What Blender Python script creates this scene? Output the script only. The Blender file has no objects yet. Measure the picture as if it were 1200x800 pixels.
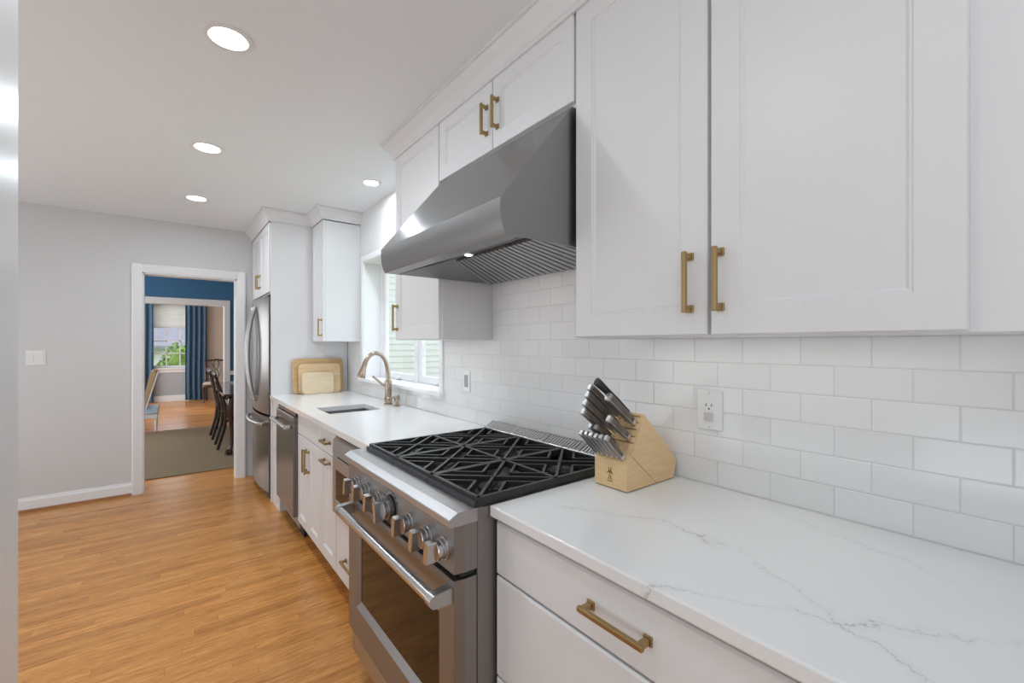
import bpy, bmesh, math, random
from mathutils import Vector, Matrix
random.seed(7)
S = bpy.context.scene
COL = S.collection

# ------------------------------------------------------------------ camera, world, lights, exposure
TH = math.atan(401.0 / 515.0)
cam = bpy.data.cameras.new('camera'); camo = bpy.data.objects.new('camera', cam); COL.objects.link(camo)
camo.location = (0, 0, 1.35); camo.rotation_euler = (math.pi / 2, 0, -TH)
cam.sensor_width = 36.0; cam.lens = 515.0 / 1200.0 * 36.0; cam.shift_y = 3.0 / 1200.0
cam.clip_start = 0.02; cam.clip_end = 200
S.camera = camo
S.view_settings.view_transform = 'Standard'; S.view_settings.look = 'None'
S.view_settings.exposure = 0.0; S.view_settings.gamma = 1.0; S.view_settings.use_curve_mapping = False

w = bpy.data.worlds.new('sky'); S.world = w; w.use_nodes = True
nt = w.node_tree; bg = nt.nodes['Background']
bg.inputs[0].default_value = (0.80, 0.88, 1.0, 1); bg.inputs[1].default_value = 2.6

def area(name, loc, rot, sx, sy, power, color=(1, 1, 1), spread=None):
    l = bpy.data.lights.new(name, 'AREA'); l.shape = 'RECTANGLE'; l.size = sx; l.size_y = sy
    l.energy = power; l.color = color
    if spread: l.spread = spread
    o = bpy.data.objects.new(name, l); COL.objects.link(o); o.location = loc; o.rotation_euler = rot
    return o
H = math.pi / 2
sl = bpy.data.lights.new('sun', 'SUN'); sl.energy = 1.6; sl.angle = 0.02; sl.color = (1, .95, .86)
so = bpy.data.objects.new('sun', sl); COL.objects.link(so)
so.rotation_euler = Vector((0.22, -1.0, -0.62)).to_track_quat('-Z', 'Y').to_euler()
CW = (.90, 1.0, 1.085)
U = math.radians(40)
area('added_ceiling_bounce', (-.75, -1.0, 1.3), (math.pi, 0, 0), 1.2, 1.2, 12, CW)                 # added unseen lamp aimed at the ceiling for soft overall fill
area('added_back_fill', (-0.9, -2.3, 1.5), (H, 0, 0), 2.4, 1.7, 2.5, CW)            # added fill behind the camera, no window built there; faces +y
area('added_left_fill', (-2.45, 3.2, 1.35), (H, 0, -H), 2.6, 1.5, 12, CW)             # added fill in front of the closed left wall; faces +x
area('added_left_upward_fill', (-2.40, 3.2, .5), (math.pi - U, 0, -H), 2.8, .8, 20, CW)              # added low fill tilted upward to brighten the kitchen ceiling
area('added_side_fill', (-2.45, -0.6, 1.35), (H, 0, -H), 2.2, 1.5, 7, CW)  # added fill beside the camera, the wall there has no window
area('added_side_upward_fill', (-2.40, -0.4, .5), (math.pi - U, 0, -H), 2.4, .8, 18, CW)  # added low fill tilted up at the ceiling near the camera
area('added_dining_fill', (-2.4, 7.3, 1.5), (H, 0, -H), 2.2, 1.6, 54, (.97, 1, 1.02))  # added unseen fill that brightens the dining room
area('added_living_fill', (-2.4, 11.2, 1.5), (H, 0, -H), 2.2, 1.6, 85, (.97, 1, 1.02))  # added unseen fill for the living room, set against a solid wall
area('under_cabinet_strip_light', (1.20, .50, 1.366), (0, 0, 0), .03, .80, .34, (1.0, .97, .92))
area('under_cabinet_lamp_light', (1.12, 2.12, 1.366), (0, 0, 0), .05, .42, .30, (1.0, .98, .95))

# ------------------------------------------------------------------ materials
MATS = {}
def mat(name, color=(.8, .8, .8), rough=.5, metal=0.0, coat=0.0, spec=.5, emit=None, estr=0.0):
    m = bpy.data.materials.new(name); m.use_nodes = True
    b = m.node_tree.nodes['Principled BSDF']
    b.inputs['Base Color'].default_value = (*color, 1); b.inputs['Roughness'].default_value = rough
    b.inputs['Metallic'].default_value = metal; b.inputs['Coat Weight'].default_value = coat
    b.inputs['Specular IOR Level'].default_value = spec
    if emit: b.inputs['Emission Color'].default_value = (*emit, 1); b.inputs['Emission Strength'].default_value = estr
    MATS[name] = m
    return m
def N(m, t, **kw):
    n = m.node_tree.nodes.new(t)
    for k, v in kw.items(): setattr(n, k, v)
    return n
def L(m, a, b): m.node_tree.links.new(a, b)
def bsdf(m): return m.node_tree.nodes['Principled BSDF']
def coords(m, scale=(1, 1, 1), loc=(0, 0, 0), rot=(0, 0, 0), kind='Object'):
    tc = N(m, 'ShaderNodeTexCoord'); mp = N(m, 'ShaderNodeMapping')
    mp.inputs['Scale'].default_value = scale; mp.inputs['Location'].default_value = loc; mp.inputs['Rotation'].default_value = rot
    L(m, tc.outputs[kind], mp.inputs[0]); return mp.outputs[0]
def ramp(m, fac, stops):
    r = N(m, 'ShaderNodeValToRGB'); e = r.color_ramp.elements
    while len(e) < len(stops): e.new(.5)
    for i, (p, c) in enumerate(stops): e[i].position = p; e[i].color = (*c, 1)
    L(m, fac, r.inputs[0]); return r.outputs[0]
def noise(m, vec, scale, detail=4, rough=.55, dist=0.0):
    n = N(m, 'ShaderNodeTexNoise'); n.inputs['Scale'].default_value = scale; n.inputs['Detail'].default_value = detail
    n.inputs['Roughness'].default_value = rough; n.inputs['Distortion'].default_value = dist
    L(m, vec, n.inputs['Vector']); return n.outputs['Fac']
def bump(m, h, strength=.1, dist=.01, prev=None):
    b = N(m, 'ShaderNodeBump'); b.inputs['Strength'].default_value = strength; b.inputs['Distance'].default_value = dist
    L(m, h, b.inputs['Height'])
    if prev: L(m, prev, b.inputs['Normal'])
    return b.outputs[0]

def paint(name, c, rough, bstr=.03, scale=60):
    m = mat(name, c, rough); n = noise(m, coords(m), scale, 3)
    L(m, bump(m, n, bstr, .002), bsdf(m).inputs['Normal']); return m
CAB = paint('white_cabinet_paint', (.765, .765, .77), .36, .02)
TRIM = paint('white_trim_paint', (.87, .87, .875), .30, .02)
WALL = paint('pale_grey_wall_paint', (.67, .67, .672), .62, .06, 90)
CEIL = paint('white_ceiling_paint', (.845, .875, .90), .8, .05, 90)
BLUE = paint('blue_wall_paint', (.045, .165, .33), .55, .05)
TAN = paint('beige_wall_paint', (.60, .53, .45), .6, .05)
GREYW = paint('grey_living_wall_paint', (.44, .475, .505), .6, .05)

def steel(name, c, rough, axis):
    m = mat(name, c, rough, 1.0)
    sc = {'x': (3, 400, 400), 'y': (400, 3, 400), 'z': (400, 400, 3)}[axis]
    n = noise(m, coords(m, sc), 1.0, 2)
    r = N(m, 'ShaderNodeMapRange'); r.inputs[3].default_value = rough - .03; r.inputs[4].default_value = rough + .04
    L(m, n, r.inputs[0]); L(m, r.outputs[0], bsdf(m).inputs['Roughness'])
    return m
STEEL = steel('brushed_stainless', (.50, .50, .505), .34, 'y')
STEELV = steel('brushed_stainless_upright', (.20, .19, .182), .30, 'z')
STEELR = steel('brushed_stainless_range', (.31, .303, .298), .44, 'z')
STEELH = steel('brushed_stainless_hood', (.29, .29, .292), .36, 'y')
STEELX = steel('brushed_stainless_sheet', (.40, .40, .405), .42, 'x')
CHROME = mat('polished_steel', (.68, .68, .68), .17, 1.0)
SLAT = mat('bright_steel', (.88, .87, .85), .38, 1.0)
KNOBM = mat('satin_steel', (.58, .58, .585), .27, 1.0)
BRASS = mat('aged_brass', (.42, .30, .145), .32, 1.0)
BRONZE = mat('champagne_bronze', (.47, .38, .30), .24, 1.0)
BLACKGL = mat('black_glass', (.012, .010, .009), .06, 0, 0, .6)
OVENGL = mat('smoked_oven_glass', (.012, .007, .005), .07, 0, 0, .30)
IRON = mat('cast_iron', (.024, .024, .026), .40); 
nn = noise(IRON, coords(IRON), 300, 2); L(IRON, bump(IRON, nn, .12, .002), bsdf(IRON).inputs['Normal'])
ENAMEL = mat('black_enamel', (.006, .006, .007), .30)
RUBBER = mat('black_rubber', (.015, .015, .016), .6)
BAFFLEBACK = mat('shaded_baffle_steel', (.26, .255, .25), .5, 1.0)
DARK = mat('dark_gap', (.02, .02, .02), .7)
PLASTIC = mat('white_plastic', (.84, .84, .83), .3)
GREYPL = mat('grey_plastic', (.38, .38, .39), .4)
PALEGREY = mat('pale_grey_plastic', (.62, .62, .61), .35)
LENS = mat('lit_lamp_lens', (1, 1, 1), .4, emit=(1, .97, .93), estr=7.0)
HOODLENS = mat('lit_hood_lens', (1, 1, 1), .4, emit=(1, .96, .9), estr=4.0)
MAHOG = mat('dark_mahogany', (.050, .016, .010), .16, coat=.5)
BLACKWOOD = mat('dark_lacquered_wood', (.022, .012, .012), .16, coat=.5)
CREAM = mat('cream_upholstery', (.66, .55, .42), .85)
TANUP = mat('tan_upholstery', (.48, .34, .20), .8)
NAVY = mat('slate_upholstery', (.10, .15, .22), .7)
LBLUE = mat('light_blue_upholstery', (.50, .64, .78), .35)
WHITEWOOD = mat('white_painted_wood', (.80, .80, .80), .35)

def tile():
    m = mat('white_subway_tile', (.80, .80, .795), .13)
    tc = N(m, 'ShaderNodeTexCoord'); sp = N(m, 'ShaderNodeSeparateXYZ'); cb = N(m, 'ShaderNodeCombineXYZ')
    L(m, tc.outputs['Object'], sp.inputs[0])
    def addc(o, v):
        a = N(m, 'ShaderNodeMath', operation='ADD'); L(m, o, a.inputs[0]); a.inputs[1].default_value = v; return a.outputs[0]
    L(m, addc(sp.outputs[1], -.151 + .1495 * 40), cb.inputs[0]); L(m, addc(sp.outputs[2], -.0066), cb.inputs[1])
    def brick(smooth, size):
        b = N(m, 'ShaderNodeTexBrick', offset=.5, offset_frequency=2, squash=1.0)
        b.inputs['Scale'].default_value = 1.0; b.inputs['Mortar Size'].default_value = size; b.inputs['Mortar Smooth'].default_value = smooth
        b.inputs['Brick Width'].default_value = .1495; b.inputs['Row Height'].default_value = .0757
        b.inputs['Color1'].default_value = (.79, .79, .785, 1); b.inputs['Color2'].default_value = (.83, .83, .825, 1)
        b.inputs['Mortar'].default_value = (.66, .66, .65, 1); L(m, cb.outputs[0], b.inputs['Vector']); return b
    b = brick(.1, .0011); L(m, b.outputs['Color'], bsdf(m).inputs['Base Color'])
    b2 = brick(.6, .0030); inv = N(m, 'ShaderNodeMath', operation='SUBTRACT'); inv.inputs[0].default_value = 1.0
    L(m, b2.outputs['Fac'], inv.inputs[1])
    wav = noise(m, cb.outputs[0], 22, 2)
    n1 = bump(m, wav, .09, .004); n2 = bump(m, inv.outputs[0], .55, .0016, n1)
    L(m, n2, bsdf(m).inputs['Normal'])
    r = N(m, 'ShaderNodeMapRange'); r.inputs[3].default_value = .13; r.inputs[4].default_value = .7
    L(m, b.outputs['Fac'], r.inputs[0]); L(m, r.outputs[0], bsdf(m).inputs['Roughness'])
    return m
TILE = tile()

def quartz():
    m = mat('white_veined_quartz', (.82, .82, .82), .17)
    tc = N(m, 'ShaderNodeTexCoord'); geo = N(m, 'ShaderNodeNewGeometry'); v = geo.outputs['Position']
    wn_ = N(m, 'ShaderNodeTexNoise'); wn_.inputs['Scale'].default_value = 9; wn_.inputs['Detail'].default_value = 8; wn_.inputs['Roughness'].default_value = .72
    L(m, v, wn_.inputs['Vector'])
    def M(op, a, b=None):
        n = N(m, 'ShaderNodeMath', operation=op)
        for i, q in enumerate((a, b)):
            if q is None: continue
            if isinstance(q, (int, float)): n.inputs[i].default_value = q
            else: L(m, q, n.inputs[i])
        return n.outputs[0]
    sp = N(m, 'ShaderNodeSeparateXYZ'); L(m, v, sp.inputs[0])
    wob = M('MULTIPLY', M('SUBTRACT', wn_.outputs['Fac'], .5), .17)
    big = N(m, 'ShaderNodeTexNoise'); big.inputs['Scale'].default_value = 2.1; big.inputs['Detail'].default_value = 1; L(m, v, big.inputs['Vector'])
    wob = M('ADD', wob, M('MULTIPLY', M('SUBTRACT', big.outputs['Fac'], .5), .07))
    total = None
    # running distance of every vein to its own direction (nx, ny) and offset
    for nx, ny, q0, y0, c0, wd, st in ((1, 0, 1.2, .52, .945, .0028, 1.0), (1, .66, 0, 0, .993, .0026, 1.0), (.55, 1, 0, 0, 2.75, .003, .5), (.7, 1, 0, 0, 4.15, .003, .4), (1, -.35, 0, 0, 1.08, .0022, .45)):
        dy_ = M('SUBTRACT', sp.outputs[1], y0); quad = M('MULTIPLY', M('MULTIPLY', dy_, dy_), q0)
        d = M('ADD', M('SUBTRACT', M('ADD', quad, M('ADD', M('MULTIPLY', sp.outputs[0], nx), M('MULTIPLY', sp.outputs[1], ny))), c0), wob)
        a = M('ABSOLUTE', d)
        line = M('SUBTRACT', 1.0, M('MINIMUM', M('DIVIDE', a, wd), 1.0)); soft = M('MULTIPLY', M('SUBTRACT', 1.0, M('MINIMUM', M('DIVIDE', a, wd * 9.0), 1.0)), .16)
        q = M('MULTIPLY', M('ADD', line, soft), st); total = q if total is None else M('MAXIMUM', total, q)
    msk = ramp(m, noise(m, v, 7, 4), [(.40, (.12, .12, .12)), (.60, (1, 1, 1))])
    fac = M('MULTIPLY', M('MULTIPLY', total, msk), .8)
    cl = ramp(m, noise(m, v, 2.0, 3), [(.3, (.80, .80, .797)), (.7, (.835, .835, .83))])
    mix = N(m, 'ShaderNodeMix', data_type='RGBA'); mix.inputs[7].default_value = (.36, .355, .35, 1)
    L(m, fac, mix.inputs[0]); L(m, cl, mix.inputs[6]); L(m, mix.outputs[2], bsdf(m).inputs['Base Color'])
    return m
QUARTZ = quartz()

def planks():
    m = mat('oak_strip_floor', (.5, .25, .1), .25)
    v = coords(m); RH, BL = .057, .82
    def M(op, a, b=None):
        n = N(m, 'ShaderNodeMath', operation=op)
        for i, q in enumerate((a, b)):
            if q is None: continue
            if isinstance(q, (int, float)): n.inputs[i].default_value = q
            else: L(m, q, n.inputs[i])
        return n.outputs[0]
    sp = N(m, 'ShaderNodeSeparateXYZ'); L(m, v, sp.inputs[0])
    row = M('FLOOR', M('DIVIDE', sp.outputs[1], RH))
    wn_ = N(m, 'ShaderNodeTexWhiteNoise', noise_dimensions='1D'); L(m, row, wn_.inputs['W'])
    xs = M('ADD', sp.outputs[0], M('MULTIPLY', wn_.outputs['Value'], BL * 7))        # every row starts at its own place
    col = M('FLOOR', M('DIVIDE', xs, BL))
    w2 = N(m, 'ShaderNodeTexWhiteNoise', noise_dimensions='2D'); cb = N(m, 'ShaderNodeCombineXYZ'); L(m, row, cb.inputs[0]); L(m, col, cb.inputs[1]); L(m, cb.outputs[0], w2.inputs['Vector'])
    tone_v = w2.outputs['Value']
    fy = M('FRACT', M('DIVIDE', sp.outputs[1], RH)); fx = M('FRACT', M('DIVIDE', xs, BL))
    ey = M('MINIMUM', fy, M('SUBTRACT', 1.0, fy)); ex = M('MINIMUM', fx, M('SUBTRACT', 1.0, fx))
    gap = M('MAXIMUM', M('LESS_THAN', ey, .012), M('LESS_THAN', ex, .0010))
    cv = N(m, 'ShaderNodeCombineXYZ'); L(m, M('ADD', sp.outputs[0], M('MULTIPLY', tone_v, 31.0)), cv.inputs[0]); L(m, M('ADD', sp.outputs[1], M('MULTIPLY', tone_v, 7.0)), cv.inputs[1])
    mp = N(m, 'ShaderNodeMapping'); mp.inputs['Scale'].default_value = (3.2, 34, 1); L(m, cv.outputs[0], mp.inputs[0])
    g = noise(m, mp.outputs[0], 1.3, 9, .68, 1.1)
    mp2 = N(m, 'ShaderNodeMapping'); mp2.inputs['Scale'].default_value = (13, 190, 1); L(m, cv.outputs[0], mp2.inputs[0])
    f = noise(m, mp2.outputs[0], 1.0, 4, .65)
    base = ramp(m, g, [(.26, (.35, .115, .024)), (.44, (.64, .272, .066)), (.60, (.75, .365, .102)), (.80, (.83, .455, .150))])
    tone = ramp(m, tone_v, [(0, (.84, .79, .74)), (.5, (1.06, 1.04, 1.02)), (1, (1.12, 1.11, 1.10))])
    mu = N(m, 'ShaderNodeMix', data_type='RGBA', blend_type='MULTIPLY'); mu.inputs[0].default_value = 1
    L(m, base, mu.inputs[6]); L(m, tone, mu.inputs[7])
    fine = ramp(m, f, [(.34, (.60, .50, .42)), (.52, (1, 1, 1))])
    mu2 = N(m, 'ShaderNodeMix', data_type='RGBA', blend_type='MULTIPLY'); mu2.inputs[0].default_value = .75
    L(m, mu.outputs[2], mu2.inputs[6]); L(m, fine, mu2.inputs[7])
    dk = N(m, 'ShaderNodeMix', data_type='RGBA', blend_type='MIX'); dk.inputs[7].default_value = (.26, .10, .03, 1)
    L(m, M('MULTIPLY', gap, .7), dk.inputs[0]); L(m, mu2.outputs[2], dk.inputs[6]); L(m, dk.outputs[2], bsdf(m).inputs['Base Color'])
    L(m, bump(m, f, .03, .002), bsdf(m).inputs['Normal'])
    return m
OAK = planks()
def wood(name, c1, c2, sc, rough=.45):
    m = mat(name, c1, rough); g = noise(m, coords(m, sc), 1.5, 6, .6, .4)
    L(m, ramp(m, g, [(.3, c1), (.7, c2)]), bsdf(m).inputs['Base Color']); return m
BEECH = wood('beech_wood', (.74, .50, .25), (.83, .60, .335), (9, 9, 60))
BOARD = wood('maple_board', (.55, .34, .15), (.66, .44, .21), (6, 6, 50))
BOARDMID = wood('golden_maple_board', (.70, .48, .25), (.78, .57, .33), (6, 6, 50))
BOARDLIGHT = wood('pale_bamboo_board', (.74, .58, .37), (.80, .66, .45), (6, 6, 60))
BASEWOOD = wood('stained_base_strip', (.30, .13, .045), (.40, .18, .065), (30, 6, 6))
TOEWOOD = wood('brown_toe_kick', (.20, .085, .03), (.27, .12, .045), (6, 30, 6))
PAKKA = wood('brown_grey_handle', (.085, .066, .055), (.18, .135, .105), (40, 40, 8), .35)
def weave(name, c1, c2, sc):
    m = mat(name, c1, .95); g = noise(m, coords(m, sc), 1, 4)
    L(m, ramp(m, g, [(.3, c1), (.7, c2)]), bsdf(m).inputs['Base Color']); L(m, bump(m, g, .3, .004), bsdf(m).inputs['Normal']); return m
RUG = weave('tan_woven_rug', (.215, .16, .097), (.28, .21, .13), (120, 14, 1))
CURTAIN = weave('dusty_blue_curtain_fabric', (.045, .105, .18), (.085, .16, .245), (90, 90, 20))
BLIND = weave('white_blind_fabric', (.78, .78, .78), (.84, .84, .84), (60, 60, 200))
LEAF = weave('green_foliage', (.06, .16, .015), (.26, .38, .06), (9, 9, 9))
LEAF2 = weave('reddish_foliage', (.18, .14, .03), (.33, .26, .06), (9, 9, 9))
ROOF = weave('grey_shingles', (.20, .19, .22), (.27, .26, .29), (3, 3, 20))
GRASS = weave('lawn_grass', (.10, .20, .04), (.18, .30, .07), (5, 5, 5))
SIDING = paint('pale_green_siding', (.66, .645, .60), .6, .03)
def glass():
    m = bpy.data.materials.new('window_glass'); m.use_nodes = True; t = m.node_tree; t.nodes.clear()
    o = t.nodes.new('ShaderNodeOutputMaterial'); mx = t.nodes.new('ShaderNodeMixShader'); tr = t.nodes.new('ShaderNodeBsdfTransparent')
    gl = t.nodes.new('ShaderNodeBsdfGlossy'); gl.inputs['Roughness'].default_value = .02; mx.inputs[0].default_value = .06
    t.links.new(tr.outputs[0], mx.inputs[1]); t.links.new(gl.outputs[0], mx.inputs[2]); t.links.new(mx.outputs[0], o.inputs[0]); return m
GLASS = glass()
def blind_mat():
    m = BLIND; t = m.node_tree; b = bsdf(m); o = [n for n in t.nodes if n.type == 'OUTPUT_MATERIAL'][0]
    tr = t.nodes.new('ShaderNodeBsdfTranslucent'); tr.inputs[0].default_value = (.85, .85, .84, 1); mx = t.nodes.new('ShaderNodeMixShader'); mx.inputs[0].default_value = .45
    t.links.new(b.outputs[0], mx.inputs[1]); t.links.new(tr.outputs[0], mx.inputs[2]); t.links.new(mx.outputs[0], o.inputs[0])
blind_mat()

# ------------------------------------------------------------------ mesh helpers
def B(): return bmesh.new()
def box(b, x0, x1, y0, y1, z0, z1, bev=0.0, seg=2):
    x0, x1 = min(x0, x1), max(x0, x1); y0, y1 = min(y0, y1), max(y0, y1); z0, z1 = min(z0, z1), max(z0, z1)
    r = bmesh.ops.create_cube(b, size=1.0); vs = r['verts']
    for v in vs:
        v.co = Vector(((x0 + x1) / 2 + v.co.x * (x1 - x0), (y0 + y1) / 2 + v.co.y * (y1 - y0), (z0 + z1) / 2 + v.co.z * (z1 - z0)))
    if bev > 0:
        es = list({e for v in vs for e in v.link_edges})
        bmesh.ops.bevel(b, geom=es, offset=min(bev, .49 * min(x1 - x0, y1 - y0, z1 - z0)), segments=seg, affect='EDGES', profile=.5)
    return b
def prism(b, pts, axis, a0, a1):
    """extrude a polygon. axis 'y': pts are (x,z); axis 'z': pts are (x,y); axis 'x': pts are (y,z)"""
    def P(p, a): return {'y': (p[0], a, p[1]), 'z': (p[0], p[1], a), 'x': (a, p[0], p[1])}[axis]
    lo = [b.verts.new(P(p, a0)) for p in pts]; hi = [b.verts.new(P(p, a1)) for p in pts]
    n = len(pts); fs = [b.faces.new(lo), b.faces.new(hi[::-1])]
    for i in range(n): fs.append(b.faces.new((lo[i], hi[i], hi[(i + 1) % n], lo[(i + 1) % n])))
    return b
def framed(b, plane, front, rects):
    """nested rectangles (a0,a1,z0,z1,depth): first one is the back. plane 'x' faces -x, 'y' faces -y"""
    loops = []
    for a0, a1, z0, z1, d in rects:
        c = [(a0, z0), (a1, z0), (a1, z1), (a0, z1)]
        loops.append([b.verts.new((front + d, a, z) if plane == 'x' else (a, front + d, z)) for a, z in c])
    b.faces.new(loops[0])
    for p, q in zip(loops, loops[1:]):
        for i in range(4): b.faces.new((p[i], p[(i + 1) % 4], q[(i + 1) % 4], q[i]))
    b.faces.new(loops[-1]); return b
def shaker(b, front, y0, y1, z0, z1, th=.02, fr=.062, plane='x'):
    e = .0025; i = fr
    return framed(b, plane, front, [(y0, y1, z0, z1, th), (y0, y1, z0, z1, e), (y0 + e, y1 - e, z0 + e, z1 - e, 0),
        (y0 + i, y1 - i, z0 + i, z1 - i, 0), (y0 + i + .002, y1 - i - .002, z0 + i + .002, z1 - i - .002, .003),
        (y0 + i + .006, y1 - i - .006, z0 + i + .006, z1 - i - .006, .003),
        (y0 + i + .011, y1 - i - .011, z0 + i + .011, z1 - i - .011, .0075)])
def slab(b, front, y0, y1, z0, z1, th=.02, plane='x', e=.003):
    return framed(b, plane, front, [(y0, y1, z0, z1, th), (y0, y1, z0, z1, e), (y0 + e, y1 - e, z0 + e, z1 - e, 0)])
def ring_frame(d):
    d = d.normalized(); u = d.cross(Vector((0, 0, 1)))
    if u.length < 1e-4: u = d.cross(Vector((0, 1, 0)))
    u.normalize(); return u, d.cross(u).normalized()
def tube(b, path, rad, n=12, cap=True, squash=1.0):
    path = [Vector(p) for p in path]; rads = rad if isinstance(rad, (list, tuple)) else [rad] * len(path)
    rings = []; u0 = None
    for i, p in enumerate(path):
        d = (path[min(i + 1, len(path) - 1)] - path[max(i - 1, 0)])
        if u0 is None: u, v = ring_frame(d)
        else:
            dn = d.normalized(); u = (u0 - dn * u0.dot(dn))
            u = u.normalized() if u.length > 1e-5 else ring_frame(d)[0]; v = dn.cross(u).normalized()
        u0 = u
        rings.append([b.verts.new(p + (u * math.cos(2 * math.pi * k / n) + v * math.sin(2 * math.pi * k / n) * squash) * rads[i]) for k in range(n)])
    for p, q in zip(rings, rings[1:]):
        for k in range(n): b.faces.new((p[k], p[(k + 1) % n], q[(k + 1) % n], q[k]))
    if cap: b.faces.new(rings[0][::-1]); b.faces.new(rings[-1])
    return b
def lathe(b, prof, origin=(0, 0, 0), axis='z', n=28):
    """prof: (radius, height) from one end to the other; closed with caps"""
    o = Vector(origin); rings = []
    A = {'z': Vector((0, 0, 1)), 'x': Vector((1, 0, 0)), 'y': Vector((0, 1, 0)), '-x': Vector((-1, 0, 0)), '-z': Vector((0, 0, -1))}[axis]
    u, v = ring_frame(A)
    for r, h in prof:
        rings.append([b.verts.new(o + A * h + (u * math.cos(2 * math.pi * k / n) + v * math.sin(2 * math.pi * k / n)) * max(r, .0002)) for k in range(n)])
    for p, q in zip(rings, rings[1:]):
        for k in range(n): b.faces.new((p[k], p[(k + 1) % n], q[(k + 1) % n], q[k]))
    b.faces.new(rings[0][::-1]); b.faces.new(rings[-1]); return b
def bar(b, p, q, wd, z0, z1):
    p, q = Vector((p[0], p[1], 0)), Vector((q[0], q[1], 0)); d = (q - p).normalized(); s = Vector((-d.y, d.x, 0)) * wd / 2
    cs = [p + s, q + s, q - s, p - s]
    lo = [b.verts.new((c.x, c.y, z0)) for c in cs]; hi = [b.verts.new((c.x, c.y, z1)) for c in cs]
    b.faces.new(lo); b.faces.new(hi[::-1])
    for i in range(4): b.faces.new((lo[i], hi[i], hi[(i + 1) % 4], lo[(i + 1) % 4]))
    return b
def bez(p0, p1, p2, p3, n=10):
    p0, p1, p2, p3 = map(Vector, (p0, p1, p2, p3)); out = []
    for i in range(n + 1):
        t = i / n; out.append(p0 * (1 - t) ** 3 + p1 * 3 * t * (1 - t) ** 2 + p2 * 3 * t * t * (1 - t) + p3 * t ** 3)
    return out

def origin(o):
    v = Vector((0, 0, 0))
    while o is not None: v += o.location; o = o.parent
    return v
def obj(name, b, m, parent=None, local=False, smooth=False, label=None):
    bmesh.ops.remove_doubles(b, verts=b.verts, dist=1e-6)
    bmesh.ops.recalc_face_normals(b, faces=b.faces)
    if parent is not None and not local: bmesh.ops.translate(b, verts=b.verts, vec=-origin(parent))
    me = bpy.data.meshes.new(name); b.to_mesh(me); b.free(); me.materials.append(m)
    if smooth:
        for p in me.polygons: p.use_smooth = True
        me.set_sharp_from_angle(angle=math.radians(38))
    o = bpy.data.objects.new(name, me); COL.objects.link(o)
    if parent is not None: o.parent = parent
    if label: o['label'] = label
    return o
def thing(name, label, cat, loc=(0, 0, 0), group=None, rz=0.0):
    o = bpy.data.objects.new(name, None); COL.objects.link(o); o.location = loc; o.rotation_euler = (0, 0, rz)
    o.empty_display_size = .05
    o['label'] = label; o['category'] = cat
    if group: o['group'] = group
    return o
def tag(o, label, cat, group=None):
    o['label'] = label; o['category'] = cat
    if group: o['group'] = group
    return o
def struct(name, b, m, parent=None, label=None, cat=None, smooth=False):
    o = obj(name, b, m, parent, smooth=smooth)
    if parent is None:
        o['kind'] = 'structure'
        if label: o['label'] = label
        if cat: o['category'] = cat
    return o
def set_origin(o, p):
    p = Vector(p); d = p - o.location
    o.data.transform(Matrix.Translation(-d)); o.location = p; return o
def dup(root, loc=None, rz=None, label=None, group=None):
    def cp(o, par):
        c = o.copy(); COL.objects.link(c)
        if par is not None: c.parent = par
        for ch in list(o.children): cp(ch, c)
        return c
    r = cp(root, None)
    if loc is not None: r.location = loc
    if rz is not None: r.rotation_euler = (0, 0, rz)
    if label: r['label'] = label
    if group: r['group'] = group
    return r

# ------------------------------------------------------------------ room shell
CE = 2.49           # ceiling height
WX = 1.322          # tiled wall face
FY = 5.20           # wall with the doorway
GX = 1.48           # window sash plane
b = B(); box(b, -2.62, 1.522, -2.45, FY, -.12, 0); box(b, -2.62, 3.6, FY, 13.25, -.12, 0); struct('floor', b, OAK, label='honey oak strip floor running through kitchen, dining and living rooms', cat='floor')
b = B(); box(b, -2.62, 1.522, -2.45, FY, CE, CE + .12); box(b, -2.62, 3.6, FY, 13.25, CE, CE + .12); struct('ceiling', b, CEIL, label='smooth white ceiling with recessed lights', cat='ceiling')
# right wall with the window hole
WY0, WY1, WZ0, WZ1 = 2.42, 3.785, 1.055, 2.055
b = B()
box(b, WX, WX + .20, -2.45, WY0, 0, CE); box(b, WX, WX + .20, WY1, FY, 0, CE)
box(b, WX, WX + .20, WY0, WY1, 0, WZ0); box(b, WX, WX + .20, WY0, WY1, WZ1, CE)
struct('wall_right', b, TILE, label='kitchen wall of glossy white subway tile', cat='wall')
# far wall with doorway
DX0, DX1, DZ = -.195, .533, 2.00
b = B(); box(b, -2.62, DX0, FY, FY + .14, 0, CE); box(b, DX1, 3.6, FY, FY + .14, 0, CE); box(b, DX0, DX1, FY, FY + .14, DZ, CE)
struct('wall_far', b, WALL, label='pale grey kitchen wall with the doorway', cat='wall')
b = B(); box(b, -2.62, -2.50, -2.45, 13.25, 0, CE); struct('wall_left', b, WALL)
b = B(); box(b, -2.62, 1.6, -2.57, -2.45, 0, CE); struct('wall_back', b, WALL)
b = B(); box(b, -.95, -.25, 1.185, 1.362, 0, CE, .004); struct('wall_side', b, TRIM, label='white painted jamb at the left edge of the photo', cat='wall')
# baseboard with stained shoe strip
b = B(); prism(b, [(FY, .018), (FY - .016, .018), (FY - .016, .088), (FY - .010, .100), (FY - .008, .112), (FY, .114)], 'x', -2.5, -.268)
struct('baseboard_far', b, TRIM, label='white baseboard left of the doorway', cat='baseboard')
b = B(); prism(b, [(FY, 0), (FY - .028, 0), (FY - .026, .012), (FY - .018, .020), (FY, .020)], 'x', -2.5, -.268)
struct('trim_1', b, BASEWOOD, label='stained wooden shoe strip under the white baseboard', cat='trim')
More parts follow.
